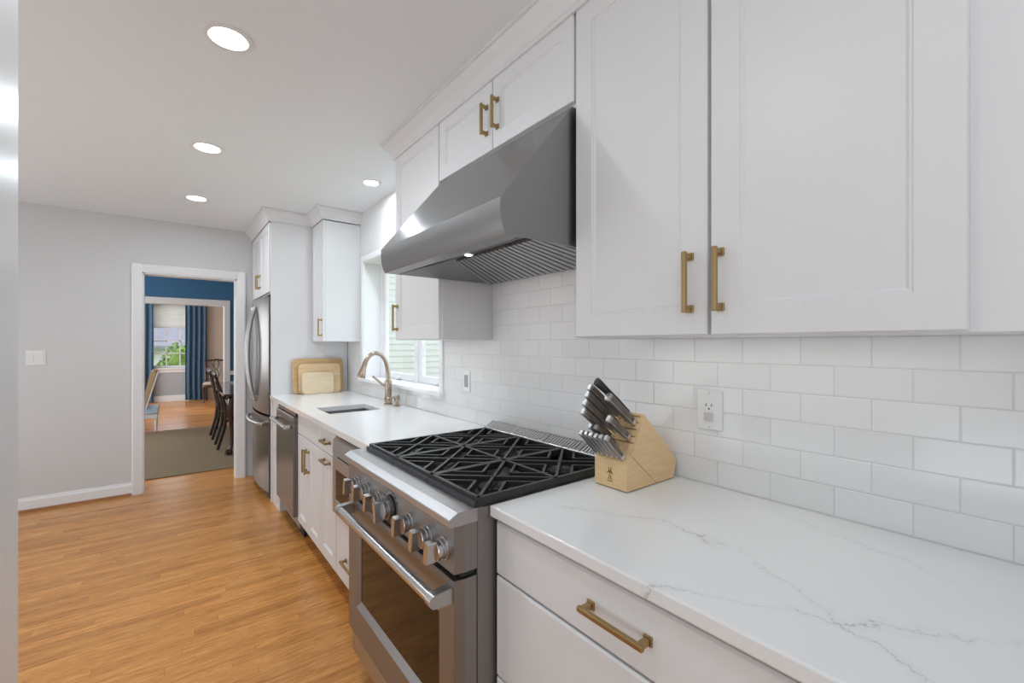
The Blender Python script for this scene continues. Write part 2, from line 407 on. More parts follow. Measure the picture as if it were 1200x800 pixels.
# door casing and jamb
def casing(name, x0, x1, z, y, wd=.075, th=.022, jd=.14):
    b = B()
    for (xa, xb) in ((x0 - wd, x0), (x1, x1 + wd)):
        o = 1 if xa < x0 else -1
        pr = [(xa, y), (xa, y - th), (xa + .012, y - th - .004), (xb - .012, y - th + .006), (xb, y - th + .008), (xb, y)]
        if o < 0: pr = [(xa, y), (xa, y - th + .008), (xa + .012, y - th + .006), (xb - .012, y - th - .004), (xb, y - th), (xb, y)]
        prism(b, pr, 'z', 0, z + (wd if True else 0))
    prism(b, [(y, z), (y - th + .008, z), (y - th + .006, z + .012), (y - th - .004, z + wd - .012), (y - th, z + wd), (y, z + wd)], 'x', x0, x1)
    box(b, x0 - .02, x0 + .012, y, y + jd, 0, z); box(b, x1 - .012, x1 + .02, y, y + jd, 0, z); box(b, x0, x1, y, y + jd, z - .012, z + .02)
    return struct(name, b, TRIM, label='white moulded casing around the doorway to the dining room', cat='door frame')
casing('door_1', DX0 + .0, DX1, DZ, FY)
b = B(); box(b, -2.5, 1.6, FY + .14, FY + .152, CE - .09, CE)
# dining and living room walls
BY = 9.30
OX1, OZ = .775, 2.035
b = B(); box(b, OX1, 3.6, BY, BY + .14, 0, CE); box(b, -2.5, OX1, BY, BY + .14, OZ, CE); struct('wall_dining', b, BLUE, label='deep blue dining room wall with a white cased opening', cat='wall')
b = B(); box(b, OX1 - .015, OX1 + .075, BY - .022, BY, 0, OZ + .09, .004); box(b, -2.5, OX1 - .015, BY - .022, BY, OZ - .015, OZ + .09, .004)
box(b, OX1 - .015, OX1 + .01, BY, BY + .15, 0, OZ); box(b, -2.5, OX1 - .015, BY, BY + .15, OZ - .015, OZ + .01)
struct('door_2', b, TRIM, label='white casing of the wide opening in the blue wall', cat='door frame')
b = B(); box(b, OX1 + .075, 3.6, BY - .02, BY, .80, .87, .006); struct('trim_2', b, TRIM, label='white chair rail on the blue wall', cat='trim')
b = B(); prism(b, [(BY, CE), (BY - .05, CE), (BY - .045, CE - .012), (BY - .012, CE - .028), (BY, CE - .03)], 'x', -2.5, 3.6)
struct('trim_3', b, TRIM, label='white crown moulding above the blue wall', cat='trim')
b = B(); box(b, 3.45, 3.6, FY + .14, 13.25, 0, CE); struct('wall_dining_right', b, TAN)
LY = 13.10
LX0, LX1, LZ0, LZ1 = -.325, .45, .79, 2.28
b = B(); box(b, -2.5, LX0, LY, LY + .15, 0, CE); box(b, LX1, 3.45, LY, LY + .15, 0, CE); box(b, LX0, LX1, LY, LY + .15, 0, LZ0); box(b, LX0, LX1, LY, LY + .15, LZ1, CE)
struct('wall_living', b, GREYW, label='grey living room wall below and around the far window', cat='wall')
b = B(); box(b, .72, 3.45, LY - .012, LY, .0, CE); struct('wall_living_right', b, TAN, label='beige wall section right of the blue curtain', cat='wall')
b = B(); box(b, -2.5, .72, LY - .018, LY, 0, .14, .004); struct('baseboard_living', b, TRIM, label='white baseboard under the far window', cat='baseboard')

# kitchen window
wn = thing('window_1', 'white kitchen window with two sashes above the faucet', 'window', (WX, 3.1, WZ0)); wn['kind'] = 'structure'
b = B()
box(b, WX - .012, WX + .004, WY0 - .045, WY0, WZ0 - .02, WZ1 + .05, .003); box(b, WX - .012, WX + .004, WY1, WY1 + .045, WZ0 - .02, WZ1 + .05, .003)
box(b, WX - .012, WX + .004, WY0, WY1, WZ1, WZ1 + .05, .003)
obj('window_casing', b, TRIM, wn)
b = B(); box(b, WX, WX + .20, WY0 - .004, WY0 + .006, WZ0, WZ1); box(b, WX, WX + .20, WY1 - .006, WY1 + .004, WZ0, WZ1); box(b, WX, WX + .20, WY0, WY1, WZ1 - .006, WZ1 + .004)
obj('window_jamb', b, TRIM, wn)
b = B(); box(b, WX - .035, WX + .20, WY0 - .055, WY1 + .055, WZ0 - .022, WZ0 + .004, .006)
obj('window_sill', b, TRIM, wn)
def sash(y0, y1):
    b = B(); f = .05
    box(b, GX, GX + .035, y0, y0 + f, WZ0 + .004, WZ1 - .006, .006); box(b, GX, GX + .035, y1 - f, y1, WZ0 + .004, WZ1 - .006, .006)
    box(b, GX, GX + .035, y0 + f, y1 - f, WZ0 + .004, WZ0 + .06, .006); box(b, GX, GX + .035, y0 + f, y1 - f, WZ1 - .06, WZ1 - .006, .006)
    s = obj('sash', b, TRIM, wn)
    b = B(); box(b, GX + .014, GX + .019, y0 + f, y1 - f, WZ0 + .06, WZ1 - .06); obj('pane', b, GLASS, s)
    b = B(); ym = (y0 + y1) / 2; box(b, GX - .014, GX, ym - .045, ym + .045, WZ0 + .006, WZ0 + .026, .004); box(b, GX - .03, GX - .012, ym - .05, ym - .01, WZ0 + .018, WZ0 + .028, .003)
    obj('crank', b, PLASTIC, s)
sash(WY0 + .045, 3.045); sash(3.075, WY1 - .045)
b = B(); box(b, GX - .012, GX + .045, 3.040, 3.080, WZ0 + .004, WZ1 - .006, .004); box(b, GX - .01, GX + .045, WY0 + .004, WY0 + .05, WZ0 + .004, WZ1 - .006, .003); box(b, GX - .01, GX + .045, WY1 - .05, WY1 - .004, WZ0 + .004, WZ1 - .006, .003)
obj('mullion', b, TRIM, wn)

# living room window
wl = thing('window_2', 'far living room window with white grid between blue curtains', 'window', (.06, LY, LZ0)); wl['kind'] = 'structure'
b = B(); box(b, LX0 - .07, LX0, LY - .02, LY, LZ0 - .02, LZ1 + .09, .004); box(b, LX1, LX1 + .07, LY - .02, LY, LZ0 - .02, LZ1 + .09, .004)
box(b, LX0, LX1, LY - .02, LY, LZ1, LZ1 + .09, .004); obj('window_casing', b, TRIM, wl)
b = B(); box(b, LX0 - .08, LX1 + .08, LY - .05, LY + .1, LZ0 - .035, LZ0, .004); box(b, LX0 - .07, LX1 + .07, LY - .016, LY, LZ0 - .11, LZ0 - .035, .004); obj('window_sill', b, TRIM, wl)
b = B(); f = .035
box(b, LX0, LX1, LY + .05, LY + .085, LZ0, LZ0 + .05); box(b, LX0, LX1, LY + .05, LY + .085, LZ1 - .05, LZ1); box(b, LX0, LX0 + f, LY + .05, LY + .085, LZ0, LZ1); box(b, LX1 - f, LX1, LY + .05, LY + .085, LZ0, LZ1)
for k in (1, 2): x = LX0 + (LX1 - LX0) * k / 3; box(b, x - .011, x + .011, LY + .055, LY + .08, LZ0, LZ1)
for z in (1.13, 1.42, 1.78): box(b, LX0, LX1, LY + .055, LY + .08, z - .011, z + .011)
obj('muntin_grid', b, TRIM, wl)
b = B(); box(b, LX0 + f, LX1 - f, LY + .066, LY + .070, LZ0 + .05, LZ1 - .05); obj('pane', b, GLASS, wl)
b = B()
zs = [1.725, 1.735, 1.86, 1.875, 2.0, 2.015, 2.14, 2.155, 2.27]
pts = [(LY + .012 - (.012 if i % 2 else 0), z) for i, z in enumerate(zs)]
pts = pts + [(y + .012, z) for y, z in pts[::-1]]
prism(b, pts, 'x', LX0 + .01, LX1 - .01)
o = tag(obj('roman_blind', b, BLIND), 'white roman blind raised in the top of the far living room window', 'blind')

# ------------------------------------------------------------------ outside
b = B(); box(b, -40, 40, -30, 70, -.6, -.45); o = struct('ground', b, GRASS, label='lawn outside the windows', cat='lawn')
nh = thing('neighbouring_house', 'grey roofed house seen through the far living room window', 'house', (2, 32, -.45))
b = B(); box(b, -9, 13, 31, 39, -.45, 1.2); obj('wall', b, SIDING, nh)
b = B(); prism(b, [(30.3, 1.1), (30.3, 1.25), (35, 4.0), (39.7, 1.25), (39.7, 1.1)], 'x', -9.5, 13.5); obj('roof', b, ROOF, nh)
b = B(); box(b, .1, .7, 33, 33.6, 2.2, 4.3, .03); obj('chimney', b, LEAF2, nh)
def bush(name, x, y, z0, rx, rz, m, label, seed):
    rnd = random.Random(seed); b = B()
    for k in range(420):
        th = rnd.uniform(0, 2 * math.pi); ph = math.acos(rnd.uniform(-.6, 1)); r = rnd.uniform(.72, 1.0)
        c = Vector((x + rx * r * math.sin(ph) * math.cos(th), y + rx * r * math.sin(ph) * math.sin(th), z0 + rz * (.45 + .55 * r * math.cos(ph))))
        d = Vector((rnd.gauss(0, 1), rnd.gauss(0, 1), rnd.gauss(.4, .7))).normalized(); s = d.orthogonal().normalized(); l = rnd.uniform(.10, .20); wv = l * .35
        n_ = d.cross(s) * .02
        vs = [b.verts.new(c - d * l / 2), b.verts.new(c + s * wv + n_), b.verts.new(c + d * l / 2), b.verts.new(c - s * wv + n_)]
        b.faces.new(vs)
    bmesh.ops.create_icosphere(b, subdivisions=2, radius=1.0, matrix=Matrix.Translation((x, y, z0 + rz * .42)) @ Matrix.Diagonal((rx * .78, rx * .78, rz * .5, 1)))
    return tag(obj(name, b, m), label, 'bush')
bush('garden_bush', .42, 16.0, -.45, .75, 1.95, LEAF, 'green leafy bush outside, right of centre in the far living room window', 1)
bush('garden_bush', -1.25, 16.2, -.45, .72, 1.50, LEAF2, 'yellow brown bush outside, at the left side of the far living room window', 2)
bush('garden_bush', -.22, 14.4, -.45, .40, 1.30, LEAF, 'low green bush outside, just above the far living room window sill', 3)
b = B()
for k in range(46):
    z = -.45 + k * .075; prism(b, [(FY - .012, z), (FY - .022, z), (FY - .014, z + .078), (FY - .012, z + .078)], 'x', 1.535, 3.62)
box(b, 1.535, 3.62, FY - .012, FY, -.45, 3.0); struct('wall_outside', b, SIDING, label='pale clapboard outer wall seen through the kitchen window', cat='wall')

# ------------------------------------------------------------------ recessed lights
def downlight(x, y, label, r=.062):
    t = thing('recessed_light', label, 'light', (x, y, CE), 'recessed ceiling lights')
    b = B(); lathe(b, [(r + .022, 0), (r + .022, .003), (r + .016, .006), (r + .002, .004), (r, .001), (r, 0)], (x, y, CE), '-z', 40); obj('trim_ring', b, PLASTIC, t, smooth=True)
    b = B(); lathe(b, [(r - .002, .0005), (r - .002, .0052), (r - .02, .0065)], (x, y, CE), '-z', 40); obj('lens', b, LENS, t, smooth=True)
    l = bpy.data.lights.new('recessed_light_lamp', 'AREA'); l.shape = 'DISK'; l.size = 2 * r; l.energy = 5.2; l.color = CW
    lo = bpy.data.objects.new('recessed_light_lamp', l); COL.objects.link(lo); lo.location = (x, y, CE - .012)
    return t
downlight(.173, 1.943, 'large round recessed ceiling light, nearest of the row over the aisle')
downlight(.172, 3.101, 'round recessed ceiling light, middle one of the row over the aisle')
downlight(.165, 4.224, 'small round recessed ceiling light in front of the doorway wall')
downlight(1.123, 3.062, 'recessed ceiling light over the sink by the kitchen window', .05)
for y in (.8, -.4, -1.5):
    l = bpy.data.lights.new('ceiling_lamp', 'AREA'); l.shape = 'DISK'; l.size = .124; l.energy = 2.9; l.color = CW
    lo = bpy.data.objects.new('ceiling_lamp', l); COL.objects.link(lo); lo.location = (.172 if y < .5 else -.2, y, CE - .012)

# ------------------------------------------------------------------ cabinets
def pull(par, x, y, z, ln=.148, axis='z', proj=.034):
    """square brass bar pull standing on a -x facing front at x"""
    b = B(); h = ln / 2; t = .0058
    if axis == 'z':
        box(b, x - proj, x - proj + .011, y - t, y + t, z - h, z + h, .0022)
        for s in (-1, 1):
            zc = z + s * (h - .010); box(b, x - proj + .008, x - .003, y - .006, y + .006, zc - .006, zc + .006, .0015); box(b, x - .005, x, y - .0095, y + .0095, zc - .0095, zc + .0095, .0015)
    else:
        box(b, x - proj, x - proj + .011, y - h, y + h, z - t, z + t, .0022)
        for s in (-1, 1):
            yc = y + s * (h - .010); box(b, x - proj + .008, x - .003, yc - .006, yc + .006, z - .006, z + .006, .0015); box(b, x - .005, x, yc - .0095, yc + .0095, z - .0095, z + .0095, .0015)
    return obj('pull', b, BRASS, par, label='aged brass bar pull')
UX = 1.010          # front of wall cabinet doors
UB = 1.030          # front of wall cabinet boxes
g = .0015
def carcass(b, x0, x1, y0, y1, z0, z1): return box(b, x0, x1, y0, y1, z0, z1, .0015, 1)
# near double door cabinet
c = thing('wall_cabinet', 'large white double door wall cabinet nearest the camera, above the knife block counter', 'cabinet', (WX, .5, 1.372), 'wall cabinets')
b = B(); carcass(b, UB, WX, -.35, .970, 1.369, CE - .10); obj('body', b, CAB, c)
for y0, y1, py in ((.5395, .972, .583), (.105, .5335, .508)):
    b = B(); shaker(b, UX, y0 + g, y1 - g, 1.372, 2.402, fr=.066); d = obj('door', b, CAB, c); pull(d, UX, py, 1.500)
# over hood cabinet
c = thing('wall_cabinet', 'short white double door cabinet directly above the range hood', 'cabinet', (WX, 1.42, 2.105), 'wall cabinets')
b = B(); carcass(b, UB, WX, .972, 1.862, 2.109, CE - .10); obj('body', b, CAB, c)
for y0, y1, py in ((.980, 1.4215, 1.388), (1.4265, 1.860, 1.462)):
    b = B(); shaker(b, UX, y0, y1, 2.122, 2.402, fr=.058); d = obj('door', b, CAB, c); pull(d, UX, py, 2.250, .125)
# left of hood cabinet
c = thing('wall_cabinet', 'narrow white single door cabinet between range hood and kitchen window', 'cabinet', (WX, 2.12, 1.372), 'wall cabinets')
b = B(); carcass(b, UB, WX, 1.864, 2.376, 1.372, CE - .10); obj('body', b, CAB, c)
b = B(); shaker(b, UX, 1.868, 2.374, 1.374, 2.402, fr=.062); d = obj('door', b, CAB, c); pull(d, UX, 2.343, 1.497)
# far cabinet
c = thing('wall_cabinet', 'tall white single door cabinet over the cutting boards beside the refrigerator panel', 'cabinet', (WX, 4.03, 1.372), 'wall cabinets')
b = B(); carcass(b, UB, WX, 3.868, 4.213, 1.372, CE - .10); obj('body', b, CAB, c)
b = B(); shaker(b, UX, 3.872, 4.205, 1.374, 2.392, fr=.06); d = obj('door', b, CAB, c); pull(d, UX, 3.905, 1.490)
# refrigerator cabinet with tall side panel
c = thing('refrigerator_cabinet', 'white tall cabinet surround with double doors over the refrigerator', 'cabinet', (1.0, 4.7, 0), 'wall cabinets')
b = B(); box(b, .680, WX - .004, 4.213, 4.237, 0, CE - .09, .002); obj('side_panel', b, CAB, c)
b = B(); carcass(b, .690, WX - .004, 4.237, 5.195, 1.785, CE - .10); obj('body', b, CAB, c)
for y0, y1, py in ((4.245, 4.717, 4.672), (4.723, 5.185, 4.768)):
    b = B(); shaker(b, .668, y0, y1, 1.795, 2.392, fr=.06); d = obj('door', b, CAB, c); pull(d, .668, py, 1.93, .13)

# crown moulding
def crown_profile(d0=0.0):
    return [(0, 2.395), (-.010, 2.395), (-.012, 2.408), (-.018, 2.412), (-.024, 2.428), (-.036, 2.448), (-.052, 2.460), (-.056, 2.472), (-.064, 2.476), (-.064, CE - .0005), (0, CE - .0005)]
def sweep_crown(b, path, closed=False):
    """path: list of (x, y) points; moulding grows to the left-hand normal of travel with mitred corners"""
    prof = crown_profile(); pts = [Vector((p[0], p[1])) for p in path]; rings = []
    for i, p in enumerate(pts):
        ds = []
        if i > 0: ds.append((pts[i] - pts[i - 1]).normalized())
        if i < len(pts) - 1: ds.append((pts[i + 1] - pts[i]).normalized())
        ns = [Vector((-d.y, d.x)) for d in ds]
        if len(ns) == 2:
            m_ = (ns[0] + ns[1]); m_ = m_ / (1 + ns[0].dot(ns[1]))
        else: m_ = ns[0]
        rings.append([b.verts.new((p.x - m_.x * q, p.y - m_.y * q, z)) for q, z in prof])
    n = len(prof)
    for p, q in zip(rings, rings[1:]):
        for k in range(n): b.faces.new((p[k], p[(k + 1) % n], q[(k + 1) % n], q[k]))
    b.faces.new(rings[0]); b.faces.new(rings[-1][::-1]); return b
b = B(); sweep_crown(b, [(UX, -.35), (UX, 2.378), (WX, 2.378)]); struct('trim_4', b, CAB, label='white crown moulding over the wall cabinets and range hood', cat='trim', smooth=True)
b = B(); sweep_crown(b, [(WX, 3.866), (UX, 3.866), (UX, 4.211), (.668, 4.211), (.668, 5.198)])
CROWN2 = b

# ------------------------------------------------------------------ base cabinets
BX = .700; BBX = .720
def toe(b, y0, y1): return box(b, .775, .79, y0, y1, 0, .105)
c = thing('base_cabinet', 'white three drawer base cabinet right of the range under the near counter', 'cabinet', (1.0, .55, 0), 'base cabinets')
b = B(); carcass(b, BBX, WX - .006, .135, .972, .105, .884); obj('body', b, CAB, c)
b = B(); toe(b, .135, .972); obj('toe_kick', b, TOEWOOD, c)
for z0, z1 in ((.727, .868), (.452, .721), (.125, .446)):
    b = B(); slab(b, BX, .140, .970, z0, z1, e=.005); d = obj('drawer', b, CAB, c)
    if z0 > .7: pull(d, BX, .557, .802, .160, 'y', .036)
    else: pull(d, BX, .557, (z0 + z1) / 2, .160, 'y', .036)
c = thing('base_cabinet', 'white base cabinet at the bottom right corner below the counter end', 'cabinet', (1.0, -.3, 0), 'base cabinets')
b = B(); carcass(b, BBX, WX - .006, -.75, .133, .105, .884); obj('body', b, CAB, c)
b = B(); slab(b, BX, -.745, .130, .727, .868, e=.005); d = obj('drawer', b, CAB, c)
b = B(); shaker(b, BX, -.745, .130, .125, .721); d = obj('door', b, CAB, c)
b = B(); toe(b, -.75, .133); obj('toe_kick', b, TOEWOOD, c)

MWY0, MWY1 = 1.836, 2.428
c = thing('base_cabinet', 'white base cabinet holding the microwave drawer with one low drawer', 'cabinet', (1.0, 2.13, 0), 'base cabinets')
b = B(); box(b, BBX, 1.30, MWY0, MWY0 + .018, .105, .884); box(b, BBX, 1.30, MWY1 - .018, MWY1, .105, .884); box(b, BBX, 1.30, MWY0 + .018, MWY1 - .018, .105, .455)
obj('body', b, CAB, c)
b = B(); slab(b, BX, MWY0 + .004, MWY1 - .004, .128, .452, e=.004); d = obj('drawer', b, CAB, c); pull(d, BX, 2.19, .262, .148, 'y')
b = B(); toe(b, MWY0, MWY1); obj('toe_kick', b, TOEWOOD, c)
c = thing('base_cabinet', 'white pull-out cabinet with a top drawer and horizontal pulls beside the microwave drawer', 'cabinet', (1.0, 2.59, 0), 'base cabinets')
b = B(); carcass(b, BBX, 1.30, 2.430, 2.745, .105, .884); obj('body', b, CAB, c)
b = B(); slab(b, BX, 2.434, 2.741, .735, .868); d = obj('drawer', b, CAB, c); pull(d, BX, 2.588, .802, .13, 'y')
b = B(); shaker(b, BX, 2.434, 2.741, .128, .730); d = obj('door', b, CAB, c); pull(d, BX, 2.588, .690, .13, 'y')
b = B(); toe(b, 2.430, 2.745); obj('toe_kick', b, TOEWOOD, c)
c = thing('base_cabinet', 'white double door sink cabinet with two upright pulls beside the dishwasher', 'cabinet', (1.0, 3.03, 0), 'base cabinets')
b = B(); box(b, BBX, 1.30, 2.747, 2.765, .105, .884); box(b, BBX, 1.30, 3.297, 3.315, .105, .884); box(b, BBX, 1.30, 2.765, 3.297, .105, .125); box(b, BBX, .738, 2.765, 3.297, .125, .884)
obj('body', b, CAB, c)
b = B(); slab(b, BX, 2.749, 3.313, .735, .868); obj('false_front', b, CAB, c)
for y0, y1, py in ((2.749, 3.029, 3.000), (3.033, 3.313, 3.062)):
    b = B(); shaker(b, BX, y0, y1, .128, .730, fr=.055); d = obj('door', b, CAB, c); pull(d, BX, py, .598)
b = B(); toe(b, 2.747, 3.315); obj('toe_kick', b, TOEWOOD, c)
b = B(); box(b, .695, 1.28, 3.935, 4.213, 0, .884, .002); tag(obj('end_filler', b, CAB), 'white filler panel between dishwasher and refrigerator panel', 'panel')

# countertops
b = B(); box(b, .683, WX - .001, -.78, .976, .884, .914, .004, 2)
tag(set_origin(obj('countertop', b, QUARTZ, smooth=False), (1.0, .1, .884)), 'white veined quartz countertop under the knife block, right of the range', 'countertop')
SX0, SX1, SY0, SY1 = .785, 1.120, 2.858, 3.190
b = B()
for x0, x1, y0, y1 in ((.672, SX0, 1.834, 4.212), (SX1, WX - .001, 1.834, 4.212), (SX0, SX1, 1.834, SY0), (SX0, SX1, SY1, 4.212)):
    box(b, x0, x1, y0, y1, .884, .914)
bmesh.ops.remove_doubles(b, verts=b.verts, dist=1e-5)
tag(set_origin(obj('countertop', b, QUARTZ), (1.0, 3.0, .884)), 'white quartz countertop with the sink cut-out, left of the range', 'countertop')

# sink
s_ = thing('sink', 'undermount stainless steel sink set in the far counter', 'sink', (.95, 3.02, .70))
b = B(); t = .004; x0, x1, y0, y1, z0 = SX0 - .006, SX1 + .006, SY0 - .006, SY1 + .006, .70
box(b, x0, x1, y0, y1, z0, z0 + t); box(b, x0, x0 + t, y0, y1, z0 + t, .8835); box(b, x1 - t, x1, y0, y1, z0 + t, .8835); box(b, x0 + t, x1 - t, y0, y0 + t, z0 + t, .8835); box(b, x0 + t, x1 - t, y1 - t, y1, z0 + t, .8835)
obj('basin', b, STEELX, s_)
b = B(); lathe(b, [(.045, 0), (.045, .003), (.03, .005), (.012, .002)], (.95, 3.02, z0 + t), 'z', 24); obj('drain', b, CHROME, s_, smooth=True)

# faucet
f_ = thing('faucet', 'bronze gooseneck pull-down faucet behind the sink', 'faucet', (1.239, 3.04, .914))
fx, fy = 1.239, 3.04
b = B(); lathe(b, [(.031, 0), (.031, .010), (.024, .014), (.027, .035), (.030, .050), (.024, .058), (.024, .140), (.027, .150), (.025, .172), (.015, .182)], (fx, fy, .914), 'z', 24); obj('base', b, BRONZE, f_, smooth=True)
path = [Vector((fx, fy, 1.08)), Vector((fx, fy, 1.13)), Vector((fx - .004, fy, 1.17))] + bez((fx - .004, fy, 1.17), (fx - .022, fy, 1.315), (fx - .135, fy, 1.315), (fx - .168, fy, 1.215), 16)[1:]
b = B(); tube(b, path, .0155, 14); obj('gooseneck', b, BRONZE, f_, smooth=True)
b = B(); e = Vector((fx - .168, fy, 1.215)); dd = Vector((-.030, 0, -.098)); tube(b, [e - dd * .05, e + dd * .25, e + dd * .7, e + dd * .96, e + dd], [.017, .018, .026, .030, .028], 18); obj('spray_head', b, BRONZE, f_, smooth=True)
b = B(); tube(b, [(fx, fy + .0, 1.050), (fx - .03, fy + .02, 1.058), (fx - .06, fy + .05, 1.090), (fx - .085, fy + .075, 1.118)], [.012, .010, .008, .009], 12); obj('lever', b, BRONZE, f_, smooth=True)
sd = thing('soap_dispenser', 'short bronze soap dispenser beside the faucet', 'soap dispenser', (1.254, 2.922, .914))
b = B(); lathe(b, [(.024, 0), (.024, .006), (.014, .012), (.011, .030), (.018, .040), (.020, .062), (.017, .076), (.006, .080)], (1.254, 2.922, .914), 'z', 20); obj('pump', b, BRONZE, sd, smooth=True)
b = B(); tube(b, [(1.254, 2.922, .975), (1.222, 2.94, .978), (1.200, 2.953, .970)], [.007, .006, .005], 10); obj('spout', b, BRONZE, sd, smooth=True)

# cutting boards lean on the refrigerator panel
def rrect(w_, h_, r, n=6):
    pts = []
    for cx, cz, a0 in ((w_ / 2 - r, h_ - r, 0), (-w_ / 2 + r, h_ - r, 90), (-w_ / 2 + r, r, 180), (w_ / 2 - r, r, 270)):
        for k in range(n + 1):
            a = math.radians(a0 + 90 * k / n); pts.append((cx + r * math.cos(a), cz + r * math.sin(a)))
    return pts
def board(label, xc, y, w_, h_, th, m, tilt, groove=False):
    b = B(); prism(b, rrect(w_, h_, .03), 'y', -th, 0)
    bmesh.ops.bevel(b, geom=[e for e in b.edges if abs(e.verts[0].co.y - e.verts[1].co.y) < 1e-6], offset=.003, segments=2, affect='EDGES')
    o = obj('cutting_board', b, m, smooth=False); o.location = (xc, y, .9145); o.rotation_euler = (-tilt, 0, 0)
    return tag(o, label, 'cutting board', 'cutting boards leaning on the refrigerator panel')
board('largest wooden cutting board, rearmost of the three on the far counter', 1.052, 4.170, .426, .305, .020, BOARD, .10)
board('medium wooden cutting board, middle one of the three on the far counter', 1.055, 4.134, .350, .262, .018, BOARDMID, .12)
board('smallest pale cutting board, in front of the other two on the far counter', 1.030, 4.098, .264, .188, .014, BOARDLIGHT, .13)

# ------------------------------------------------------------------ dishwasher
d_ = thing('dishwasher', 'stainless steel dishwasher with bar handle between sink cabinet and refrigerator panel', 'dishwasher', (1.0, 3.62, 0))
DY0, DY1 = 3.320, 3.930
b = B(); box(b, .715, 1.28, DY0, DY1, .06, .874); obj('body', b, STEELX, d_)
b = B(); box(b, .672, .715, DY0, DY1, .150, .845, .006); dd_ = obj('door', b, STEELV, d_)
b = B(); box(b, .686, .715, DY0 + .002, DY1 - .002, .846, .874, .003); obj('control_strip', b, BLACKGL, d_)
b = B(); tube(b, [(.628, DY0 + .04, .772), (.628, DY1 - .04, .772)], .0125, 14)
for y in (DY0 + .06, DY1 - .06): box(b, .628, .674, y - .016, y + .016, .760, .784, .004)
obj('handle', b, CHROME, dd_, smooth=True)
b = B(); lathe(b, [(.016, 0), (.016, .002), (.012, .003)], (.672, 3.40, .235), '-x', 20); obj('badge', b, CHROME, dd_, smooth=True)
b = B(); box(b, .74, .76, DY0, DY1, 0, .15); obj('toe_kick', b, RUBBER, d_)

# ------------------------------------------------------------------ refrigerator
r_ = thing('refrigerator', 'stainless steel french door refrigerator beside the dining room doorway', 'refrigerator', (1.0, 4.70, 0))
RY0, RY1 = 4.250, 5.155
b = B(); box(b, .715, 1.30, RY0, RY1, .03, 1.765, .004); obj('body', b, STEELV, r_)
def curved_front(b, y0, y1, z0, z1, bulge=.040, xb=.712, xf=.668, yc=(RY0 + RY1) / 2, hw=(RY1 - RY0) / 2):
    n = 14; pts = [(xb, y0)]
    for k in range(n + 1):
        y = y0 + (y1 - y0) * k / n; q = (y - yc) / hw; pts.append((xf - bulge * (1 - q * q) , y))
    pts.append((xb, y1)); prism(b, pts, 'z', z0, z1); return b
YM = (RY0 + RY1) / 2
for y0, y1, s in ((RY0, YM - .003, -1), (YM + .003, RY1, 1)):
    b = B(); curved_front(b, y0, y1, .745, 1.762); d = obj('door', b, STEELV, r_, smooth=True)
    y = YM + s * .05
    b = B(); tube(b, bez((.622, y, .83), (.545, y, 1.05), (.545, y, 1.46), (.622, y, 1.69), 16), .015, 12)
    for z in (.85, 1.67): box(b, .600, .640, y - .013, y + .013, z - .025, z + .025, .006)
    obj('handle', b, STEEL, d, smooth=True)
b = B(); curved_front(b, RY0, RY1, .075, .722); d = obj('freezer_drawer', b, STEELV, r_, smooth=True)
b = B(); tube(b, bez((.640, RY0 + .07, .655), (.560, RY0 + .22, .655), (.560, RY1 - .22, .655), (.640, RY1 - .07, .655), 18), .014, 12)
for y in (RY0 + .10, RY1 - .10): box(b, .620, .665, y - .02, y + .02, .642, .668, .005)
obj('handle', b, STEEL, d, smooth=True)
b = B(); box(b, .69, .72, RY0 + .01, RY1 - .01, .0, .072); obj('toe_grille', b, RUBBER, r_)
b = B(); box(b, .70, .715, RY0 + .002, RY1 - .002, .722, .745); obj('gasket', b, RUBBER, r_)
b = B(); box(b, .675, .73, RY0 + .004, RY0 + .05, 1.764, 1.780, .004); obj('hinge', b, RUBBER, r_)

# ------------------------------------------------------------------ microwave drawer
m_ = thing('microwave_drawer', 'stainless microwave drawer with dark window between range and pull-out cabinet', 'microwave', (1.0, 2.13, .46))
b = B(); box(b, .715, 1.20, MWY0 + .02, MWY1 - .02, .458, .860); obj('body', b, STEELX, m_)
b = B(); prism(b, [(.715, .772), (.680, .772), (.684, .845), (.700, .858), (.715, .858)], 'y', MWY0 + .020, MWY1 - .004); p_ = obj('control_panel', b, STEEL, m_)
b = B(); box(b, .6995, .715, MWY0 + .03, 2.26, .859, .872); obj('vent', b, BLACKGL, m_)
b = B(); framed(b, 'x', .680, [(MWY0 + .006, MWY1 - .004, .466, .766, .034), (MWY0 + .006, MWY1 - .004, .466, .766, .003), (MWY0 + .009, MWY1 - .007, .469, .763, 0), (1.90, 2.382, .535, .700, 0), (1.903, 2.379, .538, .697, .005)])
q_ = obj('drawer_front', b, STEEL, m_)
b = B(); box(b, .6835, .686, 1.905, 2.377, .540, .695); obj('window', b, OVENGL, q_)
b = B(); box(b, .6775, .6815, MWY0 + .03, MWY1 - .10, .7665, .7715); obj('gap', b, DARK, m_)

# ------------------------------------------------------------------ range
R0, R1 = .979, 1.830
rg = thing('range', 'stainless steel gas range with six burners and one oven', 'range', (.95, 1.405, 0))
b = B(); box(b, .646, 1.300, R0, R1, .105, .884, .002); box(b, .646, .662, R0, R1, .884, .9145); box(b, .662, 1.300, R0, R0 + .004, .884, .912); box(b, .662, 1.300, R1 - .004, R1, .884, .912); obj('body', b, STEELR, rg)
b = B(); box(b, .70, 1.25, R0 + .02, R1 - .02, 0, .105); obj('toe_base', b, RUBBER, rg)
b = B(); prism(b, [(.646, .8795), (.646, .9145), (.586, .9145), (.583, .9135), (.5605, .9015), (.559, .899), (.559, .884), (.561, .8795)], 'y', R0, R1); obj('front_ledge', b, STEEL, rg)
def chamfer_front(x0, x1, ch):
    return [(x1, R0), (x1, R1), (x0 + .030, R1), (x0, R1 - ch), (x0, R0 + ch), (x0 + .030, R0)]
